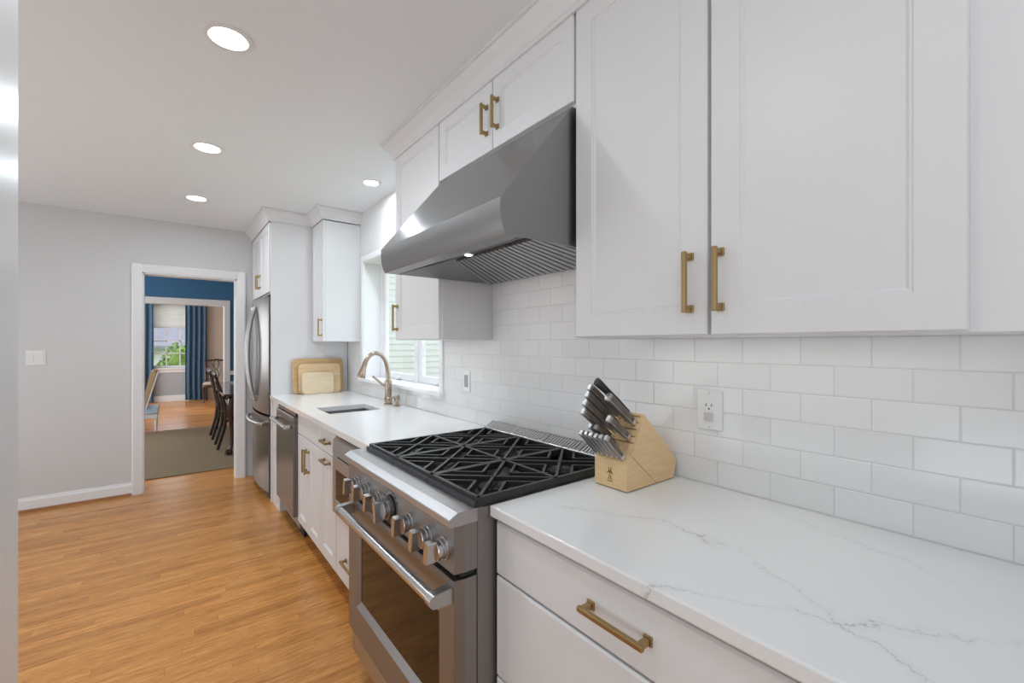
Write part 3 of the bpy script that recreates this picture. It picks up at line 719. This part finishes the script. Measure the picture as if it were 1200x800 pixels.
b = B(); prism(b, chamfer_front(.577, .645, .006), 'z', .755, .879); cp = obj('control_panel', b, STEELR, rg)
b = B(); box(b, .600, .640, R0 + .006, R1 - .006, .742, .756); obj('gap', b, DARK, rg)
# knobs
kz = .809
def knob(y, big=False):
    x = .577; z = kz - (.004 if big else 0)
    b = B(); r = .027 if not big else .030
    lathe(b, [(r + .003, 0), (r + .003, .006), (r, .0065), (r, .015), (r - .0035, .0155), (r - .0035, .0205), (r - .0005, .021), (r - .0005, .030), (r - .003, .032)], (x, y, z), '-x', 32)
    a = math.radians(8 if not big else -10)
    # wing grip
    pts = [(-.0105, -r + .001), (-.008, -r - .002), (.008, -r - .002), (.0105, -r + .001), (.0105, r - .001), (.008, r + .002), (-.008, r + .002), (-.0105, r - .001)]
    pp = [(y + p[0] * math.cos(a) - p[1] * math.sin(a), z + p[0] * math.sin(a) + p[1] * math.cos(a)) for p in pts]
    prism(b, pp, 'x', x - .057, x - .031)
    k = obj('knob', b, KNOBM, rg, smooth=True, label='oven temperature knob with black dial' if big else None)
    if big:
        b = B(); lathe(b, [(.047, 0), (.047, .006), (.043, .009), (.030, .009)], (x, y, z), '-x', 36); obj('dial_ring', b, ENAMEL, k, smooth=True)
for y in (1.032, 1.123, 1.243, 1.487, 1.605, 1.706): knob(y)
knob(1.395, True)
# dial marks over the oven knob
b = B()
for k in range(7):
    a = math.radians(30 + 20 * k); yy = 1.395 - .058 * math.cos(a); zz = kz + .056 * math.sin(a)
    if zz < .872: box(b, .5762, .5772, yy - .0035, yy + .0035, zz - .003, zz + .003)
obj('dial_marks', b, ENAMEL, cp)
# door
WZa, WZb, Wya, Wyb = .345, .610, 1.085, 1.715
b = B(); xf = .577; ch = .006
framed(b, 'x', xf, [(R0, R1, .208, .738, .066), (R0, R1, .208, .738, .030), (R0 + ch, R1 - ch, .208, .738, .0), (Wya - .022, Wyb + .022, WZa - .026, WZb + .014, 0), (Wya, Wyb, WZa, WZb, .014)])
od = obj('oven_door', b, STEELR, rg)
b = B(); box(b, .5895, .594, Wya + .001, Wyb - .001, WZa + .001, WZb - .001); obj('window', b, OVENGL, od)
b = B(); hz, hx = .700, .528
n = 12; sec = []
tube(b, [(hx, 1.012, hz), (hx, 1.768, hz)], .0150, 18)
obj('handle', b, CHROME, od, smooth=True)
for y in (1.004, 1.776):
    b = B(); arc = [(hx - .0175 * math.cos(math.radians(a)), hz + .0175 * math.sin(math.radians(a))) for a in range(-90, 91, 15)]
    prism(b, arc + [(.577, hz + .021), (.577, hz - .021)], 'y', y - .014, y + .014); obj('handle_bracket', b, STEEL, od)
b = B(); prism(b, [(.646, R0), (.646, R1), (.612, R1), (.590, R1 - .01), (.590, R0 + .01), (.612, R0)], 'z', .108, .196); obj('kick_panel', b, STEEL, rg)
# cooktop
CT = .916
b = B(); box(b, .662, 1.240, R0 + .004, R1 - .004, .884, .888); obj('cooktop', b, ENAMEL, rg)
GX0, GX1 = .651, 1.232; GXM = (GX0 + GX1) / 2
GYA, GYB = R0 + .004, R1 - .032; cw = (GYB - GYA) / 3
for k in range(3):
    for xc in ((GX0 + GXM) / 2, (GXM + GX1) / 2):
        yc = GYA + cw * (k + .5)
        b = B(); lathe(b, [(.060, 0), (.058, .006), (.048, .010), (.046, .022), (.040, .026), (.012, .027)], (xc, yc, .888), 'z', 28); obj('burner', b, IRON, rg, smooth=True)
for k in range(3):
    b = B(); y0 = GYA + cw * k + .001; y1 = y0 + cw - .002; zt, zb, tw = .9385, .924, .0095
    # outer frame, taller than the fingers
    for p, q in (((GX0, y0 + .005), (GX1, y0 + .005)), ((GX0, y1 - .005), (GX1, y1 - .005)), ((GX0 + .006, y0), (GX0 + .006, y1)), ((GX1 - .006, y0), (GX1 - .006, y1))):
        bar(b, p, q, .011, .9155 if p[0] < .69 else .900, zt)
    bar(b, (GXM, y0), (GXM, y1), .013, .918, zt)
    bar(b, (GX0 - .005, y0 + .001), (GX0 - .005, y1 - .001), .014, .9150, .929)
    for xa, xb in ((GX0 + .008, GXM - .004), (GXM + .004, GX1 - .008)):
        ya, yb = y0 + .008, y1 - .008
        c0 = Vector(((xa + xb) / 2, (ya + yb) / 2)); cs = [Vector((xa, ya)), Vector((xb, ya)), Vector((xb, yb)), Vector((xa, yb))]
        for i in range(4): bar(b, cs[i], cs[i].lerp(c0, .995), tw, zb, zt)
        for i in range(4):
            p, q = cs[i], cs[(i + 1) % 4]; mid = (p + q) / 2
            apex = mid.lerp(c0, .52); pa, qa = mid.lerp(p, .52), mid.lerp(q, .52)
            bar(b, pa, apex, tw * .85, zb, zt - .0008); bar(b, qa, apex, tw * .85, zb, zt - .0008)
    obj('grate', b, IRON, rg)
# back vent trim
b = B(); prism(b, [(1.240, CT), (1.240, .934), (1.243, .938), (1.252, .938), (1.252, CT)], 'y', R0 + .004, R1 - .004); prism(b, [(1.296, CT), (1.296, .962), (1.304, .962), (1.308, .958), (1.308, CT)], 'y', R0 + .004, R1 - .004)
for y in (R0 + .004, R0 + .206, R0 + .412, R0 + .618, R1 - .026): prism(b, [(1.250, CT), (1.250, .938), (1.297, .962), (1.297, CT)], 'y', y, y + .022)
bt = obj('vent_trim', b, STEEL, rg)
b = B()
for k in range(50):
    y = R0 + .032 + k * (R1 - R0 - .064) / 49; prism(b, [(1.2525, .930), (1.2525, .9390), (1.2955, .9605), (1.2955, .951)], 'y', y - .0038, y + .0038)
obj('vent_slats', b, SLAT, bt, label='bright slats of the rear vent')
b = B(); box(b, 1.2525, 1.2955, R0 + .006, R1 - .006, CT, .919); obj('vent_tray', b, ENAMEL, bt)

# ------------------------------------------------------------------ hood
hd = thing('range_hood', 'stainless steel wall range hood above the range', 'range hood', (WX, 1.42, 1.66))
HY0, HY1 = .985, 1.862
prof = [(.744, 1.660), (.735, 1.677), (.7285, 1.700), (.7255, 1.730), (.7265, 1.761), (1.008, 2.104), (WX - .002, 2.104), (WX - .002, 1.660)]
b = B()
lo = [b.verts.new((x, HY0, z)) for x, z in prof]; hi = [b.verts.new((x, HY1, z)) for x, z in prof]; n = len(prof)
b.faces.new(lo); b.faces.new(hi[::-1])
for i in range(n - 1): b.faces.new((lo[i], hi[i], hi[i + 1], lo[i + 1]))
XI0, XI1, YI0, YI1 = .800, 1.300, HY0 + .006, HY1 - .006
ri = [b.verts.new(p) for p in ((XI0, YI0, 1.660), (XI0, YI1, 1.660), (XI1, YI1, 1.660), (XI1, YI0, 1.660))]
ou = [lo[0], hi[0], hi[-1], lo[-1]]
for i in range(4): b.faces.new((ou[i], ou[(i + 1) % 4], ri[(i + 1) % 4], ri[i]))
RX, RZ, RYA, RYB = 1.02, 1.735, HY0 + .13, HY1 - .13
ra, rb = b.verts.new((RX, RYA, RZ)), b.verts.new((RX, RYB, RZ))
fx_, fz_ = .84, 1.682
fa, fb = b.verts.new((fx_, YI0 + .02, fz_)), b.verts.new((fx_, YI1 - .02, fz_))
b.faces.new((ri[0], ri[1], fb, fa)); b.faces.new((fa, fb, rb, ra)); b.faces.new((ra, rb, ri[2], ri[3])); b.faces.new((ri[1], ri[2], rb)); b.faces.new((ri[1], rb, fb)); b.faces.new((ri[3], ri[0], ra)); b.faces.new((ri[0], fa, ra))
cn = obj('canopy', b, STEELH, hd, smooth=True); cn.data.set_sharp_from_angle(angle=math.radians(20))
# baffle filters on the sloping rear of the underside
for k in range(3):
    b = B(); f0, f1 = k / 3, (k + 1) / 3
    ta = [RYA + .004 + (RYB - RYA - .008) * f for f in (f0, f1)]; ba = [YI0 + .012 + (YI1 - YI0 - .024) * f for f in (f0, f1)]
    nr = 7
    for j in range(nr):
        q0, q1 = (j + .12) / nr, (j + .88) / nr
        a0, a1 = ta[0] + (ta[1] - ta[0]) * q0, ta[0] + (ta[1] - ta[0]) * q1; c0, c1 = ba[0] + (ba[1] - ba[0]) * q0, ba[0] + (ba[1] - ba[0]) * q1
        v = [(RX + .006, a0, RZ - .003), (RX + .006, a1, RZ - .003), (XI1 - .012, c1, 1.661), (XI1 - .012, c0, 1.661)]
        top = [b.verts.new(p) for p in v]; bot = [b.verts.new((p[0] - .004, p[1], p[2] - .010)) for p in v]
        b.faces.new(top); b.faces.new(bot[::-1])
        for i in range(4): b.faces.new((top[i], bot[i], bot[(i + 1) % 4], top[(i + 1) % 4]))
    bf = obj('baffle_filter', b, STEELX, hd)
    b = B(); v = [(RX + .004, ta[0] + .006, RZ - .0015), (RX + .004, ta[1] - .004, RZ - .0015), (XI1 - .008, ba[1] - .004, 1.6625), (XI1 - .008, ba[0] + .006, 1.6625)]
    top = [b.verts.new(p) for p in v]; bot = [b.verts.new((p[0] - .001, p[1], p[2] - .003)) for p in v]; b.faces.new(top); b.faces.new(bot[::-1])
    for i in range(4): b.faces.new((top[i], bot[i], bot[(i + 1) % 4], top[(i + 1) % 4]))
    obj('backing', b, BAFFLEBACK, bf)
# perforated control strip and lamps on the front panel of the underside
def on_front(q, y, off=0.0):      # q from 0 at the inner lip to 1 at the ridge
    return Vector((fx_ + (RX - fx_) * q, y, fz_ + (RZ - fz_) * q - off))
b = B()
for s in (0, 1):
    p = [on_front(.02, HY0 + .10, .002), on_front(.02, HY1 - .42, .002), on_front(.16, HY1 - .42, .002), on_front(.16, HY0 + .10, .002)]
top = [b.verts.new(v) for v in p]; bot = [b.verts.new(v - Vector((0, 0, .004))) for v in p]; b.faces.new(top); b.faces.new(bot[::-1])
for i in range(4): b.faces.new((top[i], bot[i], bot[(i + 1) % 4], top[(i + 1) % 4]))
obj('control_strip', b, DARK, hd)
for y in (HY0 + .448,):
    b = B(); c0 = on_front(.36, y, .004); lathe(b, [(.022, 0), (.022, .004), (.017, .006)], c0, '-z', 24); ho = obj('lamp', b, CHROME, hd, smooth=True)
    b = B(); lathe(b, [(.015, .005), (.015, .0075), (.010, .009)], c0, '-z', 24); obj('lens', b, HOODLENS, ho, smooth=True)
    l = bpy.data.lights.new('hood_lamp', 'AREA'); l.shape = 'DISK'; l.size = .03; l.energy = 1.0; l.color = (1, .98, .95)
    lo = bpy.data.objects.new('hood_lamp', l); COL.objects.link(lo); lo.location = c0 - Vector((0, 0, .012))

# ------------------------------------------------------------------ outlets and switches
def plate_x(name, label, cat, y, z, wd=.072, ht=.118):
    t = thing(name, label, cat, (WX, y, z)); b = B(); box(b, WX - .006, WX, y - wd / 2, y + wd / 2, z - ht / 2, z + ht / 2, .003, 2); obj('plate', b, PLASTIC, t); return t
t = plate_x('power_outlet', 'white wall outlet on the tile right of the knife block', 'outlet', .697, 1.146, .080, .122)
b = B(); box(b, WX - .0085, WX - .004, .697 - .0165, .697 + .0165, 1.146 - .034, 1.146 + .034, .004); rc = obj('receptacle', b, PLASTIC, t)
b = B(); box(b, WX - .0090, WX - .0080, .705, .7075, 1.158, 1.166); box(b, WX - .0090, WX - .0080, .688, .6905, 1.158, 1.166); lathe(b, [(.0028, 0), (.0028, .001)], (WX - .008, .697, 1.150), '-x', 12); obj('socket_hole', b, DARK, rc)
b = B(); box(b, WX - .011, WX - .008, .682, .712, 1.114, 1.140, .002); obj('receptacle_cover', b, PALEGREY, rc, label='greyish lower socket face')
for zz in (1.198, 1.094):
    b = B(); lathe(b, [(.003, 0), (.003, .001)], (WX - .006, .697, zz), '-x', 12); obj('screw', b, PALEGREY, t)
t = plate_x('wall_switch', 'white switch plate on the tile right of the kitchen window', 'switch', 2.110, 1.142)
b = B(); box(b, WX - .010, WX - .005, 2.110 - .017, 2.110 + .017, 1.142 - .034, 1.142 + .034, .002); obj('rocker', b, GREYPL, t)
t = thing('wall_switch', 'white double switch plate on the grey wall left of the doorway', 'switch', (-.86, FY, 1.238))
b = B(); box(b, -.918, -.802, FY - .007, FY, 1.177, 1.299, .003); obj('plate', b, PLASTIC, t)
for x in (-.888, -.832):
    b = B(); box(b, x - .018, x + .018, FY - .011, FY - .006, 1.203, 1.273, .002); obj('rocker', b, PLASTIC, t)

# ------------------------------------------------------------------ knife block
kb = thing('knife_block', 'light wooden slanted knife block on the near counter', 'knife block', (1.050, .866, .9145), rz=0.0)
KY0, KY1 = .805, .929
kp = [(1.052, .9165), (1.052, 1.001), (1.074, 1.020), (1.134, 1.138), (1.311, .975), (1.292, .9165)]
b = B(); prism(b, kp, 'y', KY0, KY1); bmesh.ops.bevel(b, geom=b.edges[:], offset=.0015, segments=2, affect='EDGES'); body = obj('body', b, BEECH, kb)
b = B(); prism(b, [(1.056, .9145), (1.056, .9168), (1.288, .9168), (1.288, .9145)], 'y', KY0 + .004, KY1 - .004); obj('base_pad', b, RUBBER, kb)
# seam line inlaid on the side and slots on the slanted face
for y in (KY0 - .0003, KY1 - .0007):
    b = B(); prism(b, [(1.0735, 1.0175), (1.0755, 1.0185), (1.199, .9170), (1.197, .9170)], 'y', y, y + .001); obj('seam', b, BASEWOOD, kb)
sdir = Vector((.060, 0, .118)).normalized(); adir = Vector((-.80, 0, .60)).normalized()   # along face (up), out of the slots
fo = Vector((1.074, 0, 1.020))
def on_face(t, y): p = fo + sdir * t; return Vector((p.x, y, p.z))
b = B()
def slot(b, t, y0, y1, h=.004):
    p = [on_face(t, y0), on_face(t, y1), on_face(t + h, y1), on_face(t + h, y0)]; nn_ = Vector((-.118, 0, .06)).normalized()
    top = [b.verts.new(v + nn_ * .0006) for v in p]; bot = [b.verts.new(v - nn_ * .004) for v in p]; b.faces.new(top); b.faces.new(bot[::-1])
    for i in range(4): b.faces.new((top[i], bot[i], bot[(i + 1) % 4], top[(i + 1) % 4]))
for t, y0, y1 in ((.120, .815, .875), (.100, .815, .87), (.078, .815, .87), (.056, .812, .87), (.036, .812, .922)): slot(b, t, y0, y1)
obj('slot', b, BASEWOOD, kb)
# engraved emblem on the front
b = B(); yc, xz = .868, 1.0515
def stroke(p, q, wd=.0016):
    p, q = Vector(p), Vector(q); d = (q - p).normalized(); s = Vector((-d.y, d.x)) * wd / 2
    prism(b, [tuple(p + s), tuple(q + s), tuple(q - s), tuple(p - s)], 'x', xz - .0006, xz + .001)
for s in (-1, 1):
    stroke((yc + s * .004, .978), (yc + s * .004, .964)); stroke((yc + s * .004, .966), (yc + s * .010, .958)); stroke((yc + s * .004, .972), (yc - s * .001, .958))
    stroke((yc + s * .003, .956), (yc + s * .003, .943)); stroke((yc + s * .003, .944), (yc + s * .009, .941))
stroke((yc - .010, .962), (yc + .010, .962), .0012); stroke((yc - .010, .936), (yc + .010, .936), .0018)
obj('emblem', b, TOEWOOD, kb)

def knife(label, t, y, ln, wd, m, steelcap=True, big=True, kind='kitchen_knife', base=None, A=None, fat=.72):
    e = on_face(t, y) if base is None else Vector(base); A = adir if A is None else A
    k = thing(kind, label, 'knife', tuple(e), 'knives in the wooden block')
    up = Vector((0, 1, 0)); sd_ = A.cross(up).normalized()
    def sweep(b, secs):
        rings = []
        for a, hw, hh, off in secs:
            c = e + A * a + sd_ * off
            ring = []
            for i in range(10):
                th = 2 * math.pi * i / 10; cx = math.copysign(abs(math.cos(th)) ** .6, math.cos(th)); sz = math.copysign(abs(math.sin(th)) ** .6, math.sin(th))
                ring.append(b.verts.new(c + up * cx * hw + sd_ * sz * hh))
            rings.append(ring)
        for p, q in zip(rings, rings[1:]):
            for i in range(10): b.faces.new((p[i], p[(i + 1) % 10], q[(i + 1) % 10], q[i]))
        b.faces.new(rings[0][::-1]); b.faces.new(rings[-1])
    th = wd * fat
    b = B(); sweep(b, [(-.003, th * .7, wd * .62, 0), (.004, th * .9, wd * .9, 0), (.018, th * .85, wd * .68, 0), (.022, th * .8, wd * .66, 0)]); obj('bolster', b, CHROME, k, smooth=True)
    b = B(); sweep(b, [(.022, th * .95, wd * .72, 0), (ln * .45, th, wd * .84, 0), (ln * .75, th, wd * .76, 0), (ln * .9, th, wd * .9, .001), (ln, th * .95, wd * .95, .002)]); obj('handle', b, m, k, smooth=True)
    if steelcap:
        b = B(); sweep(b, [(ln, th * .97, wd * .96, .002), (ln + .007, th * .95, wd * .98, .003), (ln + .010, th * .7, wd * .75, .003)]); obj('end_cap', b, STEELX, k)
        b = B(); sweep(b, [(.020, th * .97, wd * .25, wd * .62), (ln * .5, th * 1.0, wd * .12, wd * .78), (ln, th * .97, wd * .2, wd * .80)]); obj('tang', b, STEELX, k, smooth=True)
    return k
knife('black handled honing steel, highest piece in the knife block', .120, .850, .195, .0125, RUBBER, False, kind='honing_steel')
knife('thick light and dark handled chef knife in the knife block, just below the honing steel', .098, .826, .150, .0140, PAKKA)
knife('steel capped kitchen knife beside and left of the honing steel in the knife block', .112, .886, .168, .0118, PAKKA)
knife('steel capped kitchen knife in the second row of the knife block', .088, .887, .168, .0118, PAKKA)
knife('steel capped kitchen knife with narrow handle, third row of the knife block', .064, .888, .165, .0118, PAKKA)
knife('steel capped kitchen knife in the fourth row of the knife block, above the steak knives', .040, .890, .158, .0115, PAKKA)
knife('short handled paring knife on the right of the knife block, nearest the camera', .050, .828, .115, .0125, PAKKA)
STK = ['steak knife at the left end of the lowest row in the knife block', 'steak knife, second from the left end of the lowest row in the knife block', 'steak knife, third from the left end of the lowest row in the knife block',
       'steak knife, third from the right end of the lowest row in the knife block', 'steak knife, second from the right end of the lowest row in the knife block', 'steak knife at the right end of the lowest row in the knife block']
for i, y in enumerate((.917, .898, .879, .860, .841, .822)): knife(STK[i], 0, y, .104, .0098, PAKKA, True, kind='steak_knife', base=(1.0615, y, 1.0085), A=Vector((-.72, 0, .69)).normalized(), fat=.78)
for i, y in enumerate((.882, .862)): knife(('upper steak knife left of centre in the knife block', 'upper steak knife at the centre of the knife block')[i], .018, y, .118, .0095, PAKKA, True, kind='steak_knife')

# far crown is added once the cabinets it crowns are there
struct('trim_5', CROWN2, CAB, label='white crown moulding over the far cabinet and refrigerator cabinet', cat='trim', smooth=True)

# ------------------------------------------------------------------ dining room
b = B(); box(b, -2.2, 2.6, 5.66, 8.69, 0, .010, .003); tag(set_origin(obj('area_rug', b, RUG), (0, 7.2, 0)), 'large tan woven rug under the dining table', 'rug')
def dining_table(x0, x1, y0, y1):
    t = thing('dining_table', 'dark polished wood dining table on the tan rug', 'table', ((x0 + x1) / 2, (y0 + y1) / 2, .0125))
    b = B(); box(b, x0, x1, y0, y1, .722, .750, .008, 3); obj('tabletop', b, MAHOG, t)
    b = B(); i = .07; box(b, x0 + i, x1 - i, y0 + i, y0 + i + .02, .63, .722); box(b, x0 + i, x1 - i, y1 - i - .02, y1 - i, .63, .722); box(b, x0 + i, x0 + i + .02, y0 + i, y1 - i, .63, .722); box(b, x1 - i - .02, x1 - i, y0 + i, y1 - i, .63, .722); obj('apron', b, MAHOG, t)
    for x, sx in ((x0 + .09, -1), (x1 - .09, 1)):
        for y, sy in ((y0 + .09, -1), (y1 - .09, 1)):
            b = B(); tube(b, [(x, y, .68), (x + sx * .012, y + sy * .012, .60), (x + sx * .012, y + sy * .012, .50), (x - sx * .006, y - sy * .006, .30), (x - sx * .004, y - sy * .004, .14), (x + sx * .012, y + sy * .012, .075)], [.036, .038, .030, .020, .017, .022], 12)
            bmesh.ops.create_uvsphere(b, u_segments=14, v_segments=9, radius=.036, matrix=Matrix.Translation((x + sx * .020, y + sy * .020, .046)))
            for k in range(3):
                a = math.atan2(sy, sx) + (k - 1) * .9; tube(b, [(x + sx * .012, y + sy * .012, .085), (x + sx * .020 + .036 * math.cos(a), y + sy * .020 + .036 * math.sin(a), .066), (x + sx * .020 + .044 * math.cos(a), y + sy * .020 + .044 * math.sin(a), .018)], [.010, .009, .006], 8)
            obj('leg', b, MAHOG, t, smooth=True)
    return t
dining_table(.50, 1.75, 6.22, 8.35)
def carved_chair(label, loc, rz, wm, sm):
    """faces local +x, seat back at local x=0"""
    t = thing('dining_chair', label, 'chair', loc, rz=rz)
    def P(b, name, m, lab=None): return obj(name, b, m, t, local=True, smooth=True, label=lab)
    b = B(); box(b, .02, .46, -.23, .23, .405, .455, .02, 3); P(b, 'seat', sm)
    b = B(); box(b, .01, .47, -.245, .245, .345, .408, .008); P(b, 'seat_rail', wm)
    for s in (-1, 1):
        b = B(); tube(b, [(-.075, s * .19, 0), (-.074, s * .19, .012), (-.050, s * .19, .10), (-.010, s * .20, .25), (.010, s * .205, .40), (0, s * .205, .55), (-.045, s * .21, .75), (-.105, s * .22, .94)], [.017, .017, .018, .020, .022, .019, .017, .016], 10); P(b, 'rear_leg', wm)
        b = B(); tube(b, [(.44, s * .21, .38), (.455, s * .215, .30), (.445, s * .21, .16), (.435, s * .205, .06), (.45, s * .21, .02), (.452, s * .21, 0)], [.026, .027, .018, .015, .024, .022], 10); P(b, 'front_leg', wm)
    b = B(); tube(b, [(-.100, -.245, .950), (-.108, -.12, .955), (-.112, 0, .975), (-.108, .12, .955), (-.100, .245, .950)], [.014, .020, .024, .020, .014], 10); P(b, 'top_rail', wm)
    b = B()
    for s in (-1, 1):
        tube(b, [(.0, s * .05, .45), (-.028, s * .025, .58), (-.05, s * .085, .72), (-.085, s * .035, .85), (-.108, s * .07, .95)], .011, 8)
        tube(b, [(.0, s * .015, .45), (-.030, s * .07, .62), (-.06, s * .012, .74), (-.09, s * .075, .86), (-.108, s * .02, .95)], .009, 8)
    P(b, 'splat', wm); return t
carved_chair('dark carved wood dining chair at the near end of the table side', (.555, 6.86, .0125), 0, BLACKWOOD, NAVY)
carved_chair('dark carved wood dining chair at the far end of the table side', (.545, 7.62, .0125), 0, BLACKWOOD, NAVY)
carved_chair('reddish carved chair with cream seat in the living room corner', (.875, 12.72, 0), -math.pi / 2 - .12, MAHOG, CREAM)
# upholstered chair at the left of the opening
a_ = thing('upholstered_chair', 'tan backed chair with white edge and pale blue seat left of the opening', 'chair', (-.45, 8.97, 0))
b = B(); x0, zc = -.36, .36
prism(b, [(-.345, .36), (-.300, .36), (-.155, .915), (-.190, .945), (-.235, .93)], 'y', 8.72, 9.24); bmesh.ops.bevel(b, geom=b.edges[:], offset=.012, segments=2, affect='EDGES'); obj('backrest', b, TANUP, a_)
b = B(); prism(b, [(-.300, .36), (-.282, .36), (-.140, .905), (-.155, .917)], 'y', 8.71, 9.25); obj('back_panel', b, WHITEWOOD, a_)
b = B(); box(b, -.70, -.135, 8.74, 9.22, .27, .37, .02, 3); obj('seat', b, LBLUE, a_)
b = B(); box(b, -.69, -.150, 8.76, 9.20, .20, .272, .004); obj('seat_rail', b, WHITEWOOD, a_)
for x in (-.67, -.17):
    for y in (8.79, 9.17):
        b = B(); tube(b, [(x, y, .205), (x, y, 0)], [.020, .013], 10); obj('leg', b, WHITEWOOD, a_, smooth=True)

# curtains
def curtain(label, x0, x1, y, folds, z0=.02, z1=2.36):
    b = B(); n = folds * 10; th = .006; fr, bk = [], []
    for j in range(7):
        z = z0 + (z1 - z0) * j / 6; rowf, rowb = [], []
        for i in range(n + 1):
            u = i / n; a = .030 * math.sin(2 * math.pi * folds * u + .4 * math.sin(j)) * (1 - .25 * j / 6)
            x = x0 + (x1 - x0) * u; rowf.append(b.verts.new((x, y + a, z))); rowb.append(b.verts.new((x, y + a + th, z)))
        fr.append(rowf); bk.append(rowb)
    for j in range(6):
        for i in range(n):
            b.faces.new((fr[j][i], fr[j][i + 1], fr[j + 1][i + 1], fr[j + 1][i])); b.faces.new((bk[j][i], bk[j + 1][i], bk[j + 1][i + 1], bk[j][i + 1]))
        b.faces.new((fr[j][0], fr[j + 1][0], bk[j + 1][0], bk[j][0])); b.faces.new((fr[j][n], bk[j][n], bk[j + 1][n], fr[j + 1][n]))
    for i in range(n):
        b.faces.new((fr[0][i], bk[0][i], bk[0][i + 1], fr[0][i + 1])); b.faces.new((fr[6][i], fr[6][i + 1], bk[6][i + 1], bk[6][i]))
    o = obj('curtain', b, CURTAIN, smooth=True); return tag(o, label, 'curtain', 'blue window curtains')
curtain('long blue curtain on the left side of the far living room window', -.86, -.30, 12.98, 5)
curtain('long blue curtain on the right side of the far living room window', .29, .70, 12.98, 4)
